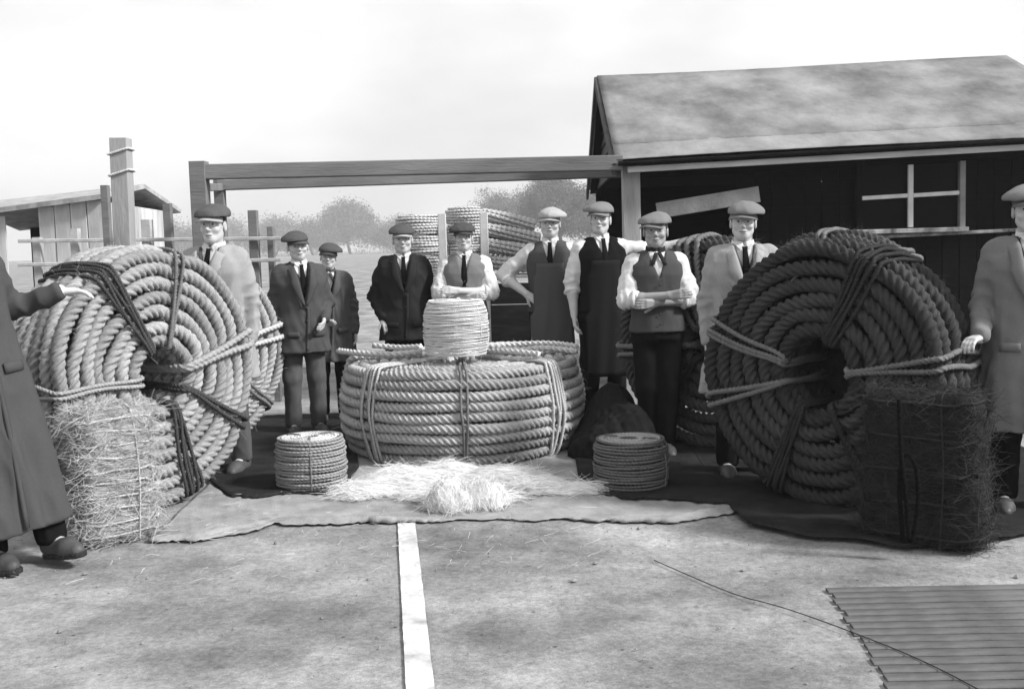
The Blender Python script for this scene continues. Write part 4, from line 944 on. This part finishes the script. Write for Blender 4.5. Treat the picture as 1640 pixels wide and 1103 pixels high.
        V, Q = Gf.get(); V = wrinkle(V, Q, amp, 18, seed2, (1, 1, .75)); V = wrinkle(V, Q, amp*1.9, 17, seed2+1, (1, 1, .4), True); V = armfold(V, Q, .008) if sl else V; return mesh(name, V, Q, m, o, True)
    if vest is not None:
        sv = [(.9, .182, .13)]+[q for q in SEC if q[0] > .92]
        g_ = garment('waistcoat', vest, .02, .89, 1.27, .062, sv, False, 0, .004, seed+3)
        for k in range(5): 
            z = 1.24-.07*k; y = front(0, z, .026)
            mesh('button', np.array([(.008*math.cos(q), y-(.006 if r_ else .002), z+.008*math.sin(q)) for r_ in (0, 1) for q in np.linspace(0, 6.283, 8, endpoint=False)]), [(i, (i+1) % 8, 8+(i+1) % 8, 8+i) for i in range(8)]+[tuple(range(8, 16))], Mbtn, g_, True)
    if top in ('jacket', 'coat'):
        lo = length; fl = .05 if lo < .6 else .02
        sj = [(lo, .19+fl, .135+fl*.8), (.86, .186+fl*.3, .135), (.97, .18, .13), (1.1, .168, .122)]+[q for q in SEC if q[0] > 1.15]
        nm = 'coat' if lo < .7 else 'jacket'
        g_ = garment(nm, jm, .034, lo, zv, .07, sj, True, .065 if lo < .7 else .025, .007, seed+4)
        al = .07/(1.475-zv)
        for s in (-1, 1):
            def lf(u, v_, s=s):
                z = zv+(1.455-zv)*u; xi = .002+al*(z-zv); wd = .012+.058*math.sin(min(1, u*1.15)*math.pi*.62); 
                if u > .72: wd *= .8
                x = xi+wd*v_; return (s*x, front(x, z, .046, sj)-.014-.008*math.sin(v_*3.14), z-.03*v_*u)
            strip('lapel', lf, 12, 5, jm, g_, .009)
        def ncol(u, v_):
            a = -math.pi*.8+2*math.pi*.8*u; fr_ = math.cos(a/2)**2; r_ = .08+.022*v_; z = 1.5-.03*(1-fr_)-.05*v_
            return (r_*1.05*math.sin(a), .02+r_*math.cos(a), z)
        strip('coat_collar', ncol, 21, 4, jm, g_, .009)
        for k in range(3):
            z = zv-.02-.11*k
            if z < lo+.1: break
            y = front(.01, z, .043, sj)
            mesh('button', np.array([(.01+.011*math.cos(q), y-(.008 if r_ else -.002), z+.011*math.sin(q)) for r_ in (0, 1) for q in np.linspace(0, 6.283, 8, endpoint=False)]), [(i, (i+1) % 8, 8+(i+1) % 8, 8+i) for i in range(8)]+[tuple(range(8, 16))], Mbtn, g_, True)
        zf = np.linspace(zv-.01, lo+.02, 14)
        strip('front_edge', lambda u, v_: (.012+.022*v_-.045*(u**2)*(1 if lo < .7 else .6), front(.02, zv-.01+(lo+.02-zv+.01)*u, .044, sj)-.008*math.sin(v_*3.14), zv-.01+(lo+.02-zv+.01)*u), 16, 4, jm, g_, .006)
        for s in (-1, 1):      # pocket flaps
            zp = .93 if lo < .7 else .9
            strip('pocket_flap', lambda u, v_, s=s: (s*(.06+.1*u), front(.06+.1*u, zp, .043, sj)-.006, zp-.045*v_), 6, 3, jm, g_, .008)
    if apron is not None:
        sa = [(.42, .19, .15), (.9, .19, .135), (1.0, .178, .128), (1.2, .176, .126), (1.3, .184, .126), (1.4, .17, .11)]
        za = 1.02 if isinstance(armL, str) and armL.startswith('cross') else 1.3; la = za-.40
        strip('apron', lambda u, v_: ((v_-.5)*2*(.14 if u < .45 else .17)*(1 if u > .12 else .8), front((v_-.5)*2*.15, za-la*u, .042, sa)-.007*math.sin(v_*17+u*4)*u-.01*u, za-la*u), 24, 21, apron, o, .007)
    return o
black = clothm('black_wool', .009); char = clothm('charcoal_wool', .022); dgrey = clothm('dark_grey_wool', .06); mgrey = clothm('mid_grey_wool', .08)
dust = clothm('dust_coat', .27); dust2 = clothm('grey_dust_coat', .16); tweed = clothm('tweed', .16); ltweed = clothm('light_tweed', .33); dtweed = clothm('dark_tweed', .07); brown = clothm('worn_canvas', .11)
def at(px, Y): return (P(px, 390, Y).x, Y, 0.)
def ztop(px, py, Y): return P(px, py, Y).z
Tk = black
# behind the left coil, in a light coat
person(at(342, 7.02), ztop(342, 324, 7.02), R(-10), 'man in a light coat and tie standing behind the big pale coil', 'hang', 'hang', 'coat', dust, mgrey, mgrey, dgrey, Tk, length=.62, zv=1.22, peakm=ltweed, seed=1, yaw=R(6))
person(at(478, 8.42), ztop(470, 368, 8.42), R(22), 'youth in a worn open dark jacket with grey trousers beside the smiling man', 'hang', ((.24, .05, 1.13), (.16, -.16, 1.0), (-1, 0, 0)), 'jacket', dgrey, mgrey, dtweed, char, black, yaw=R(-4), hair=Mfair, seed=2, length=.72, zv=1.12, tilt=R(-3))
person(at(524, 9.05), ztop(515, 388, 9.05), R(12), 'smiling man in a dark cap and grey overcoat', ((-.25, -.02, 1.13), (-.09, -.2, 1.03), (1, 0, .2)), 'hang', 'coat', mgrey, black, dtweed, black, None, smile=True, scarf=dgrey, length=.6, seed=3, zv=1.2, tilt=R(4), yaw=R(-5))
person(at(645, 8.9), ztop(645, 357, 8.9), R(5), 'man in a black suit and tie with one hand at his pocket', 'pocket', 'back', 'jacket', char, black, dtweed, char, Tk, peakm=ltweed, seed=4, zv=1.16, length=.74)  # lighter peak cloth stands in for light reflecting off the cap peak
person(at(743, 8.85), ztop(743, 354, 8.85), R(0), 'youth with folded arms in a grey waistcoat behind the twine reel', 'cross_under', 'cross_over', 'vest', None, black, dgrey, clothm('grey_waistcoat', .15), black, sleeves='rolled', seed=5, nod=R(-2))
person(at(881, 8.85), ztop(881, 330, 8.85), R(-4), 'man in a pale cap and dark apron with one hand on his hip', 'hip', 'back', 'vest', None, black, ltweed, dgrey, black, sleeves='rolled', seed=6, apron=clothm('dark_apron', .07))
person(at(962, 8.5), ztop(957, 321, 8.5), R(10), 'man in a black waistcoat with one bare arm hanging, one stretched out', 'hang', ((.44, .0, 1.36), (.66, -.12, 1.43), (0, .3, -1), (.9, -.25, -.05), .4), 'vest', None, black, tweed, black, black, sleeves='rolled', seed=7, apron=clothm('black_apron', .014), yaw=R(-22), tilt=R(4), capyaw=R(-8))
person(at(1050, 7.2), ztop(1052, 337, 7.2), R(2), 'youth with folded arms, neckerchief and dark waistcoat before a dark coil', 'cross_over', 'cross_under', 'vest', None, black, tweed, clothm('dark_waistcoat', .06), None, sleeves='rolled', seed=8, feet={-1: (-.06, .02), 1: (.05, -.04)}, yaw=R(-10), capyaw=R(-22), scarf=char, tilt=R(2), skin=mat('tanned_skin', .27, .55, .1, 10, .08, 120, spec=.35))
person(at(1190, 6.45), ztop(1185, 319, 6.45), R(-4), 'man in an open light dust coat and tie between the dark coils', 'hang', 'back', 'coat', dust, black, tweed, dgrey, black, seed=9, length=.55, zv=1.18, yaw=R(-8), tilt=R(2))
person((P(1647, 390, 5.44).x, 5.42, 0), ztop(1630, 292, 5.42), R(-18), 'man in a long grey dust coat and dark tie gripping the dark coil rim', ((-.23, .02, 1.12), (-.26, -.2, .965), (0, 0, -1), (-.55, -.8, -.12), .7), 'hang', 'coat', dust2, black, tweed, char, black, seed=10, length=.46, zv=1.12, yaw=R(-6))
person((-2.30, 4.96, 0), 1.76, R(50), 'man in a long dark coat reaching an arm across the pale coil', 'hang', ((.28, .08, 1.17), (.44, -.08, 1.21), (0, .1, -1), (.8, -.25, -.1), .45), 'coat', clothm('dark_brown_coat', .06), black, dtweed, char, black, seed=11, length=.17, zv=1.2, feet={-1: (-.08, .03), 1: (.14, -.1)}, lean=(R(-7), R(-6)))

# ------------------------------------------------------------------ haze
hz = mesh('haze', [(x, y, z) for z in (-1.2, 40) for (x, y) in ((-400, -12), (400, -12), (400, 640), (-400, 640))], BOXF, None, None, False)
m = bpy.data.materials.new('haze_air'); m.use_nodes = True; t = m.node_tree; t.nodes.clear()
pv = t.nodes.new('ShaderNodeVolumePrincipled'); pv.inputs['Color'].default_value = (1, 1, 1, 1); pv.inputs['Density'].default_value = .0012; pv.inputs['Anisotropy'].default_value = .3
ou = t.nodes.new('ShaderNodeOutputMaterial'); t.links.new(pv.outputs[0], ou.inputs['Volume']); hz.data.materials.append(m)
tag(hz, 'thin pale haze hanging over the whole yard', 'haze', kind='stuff')
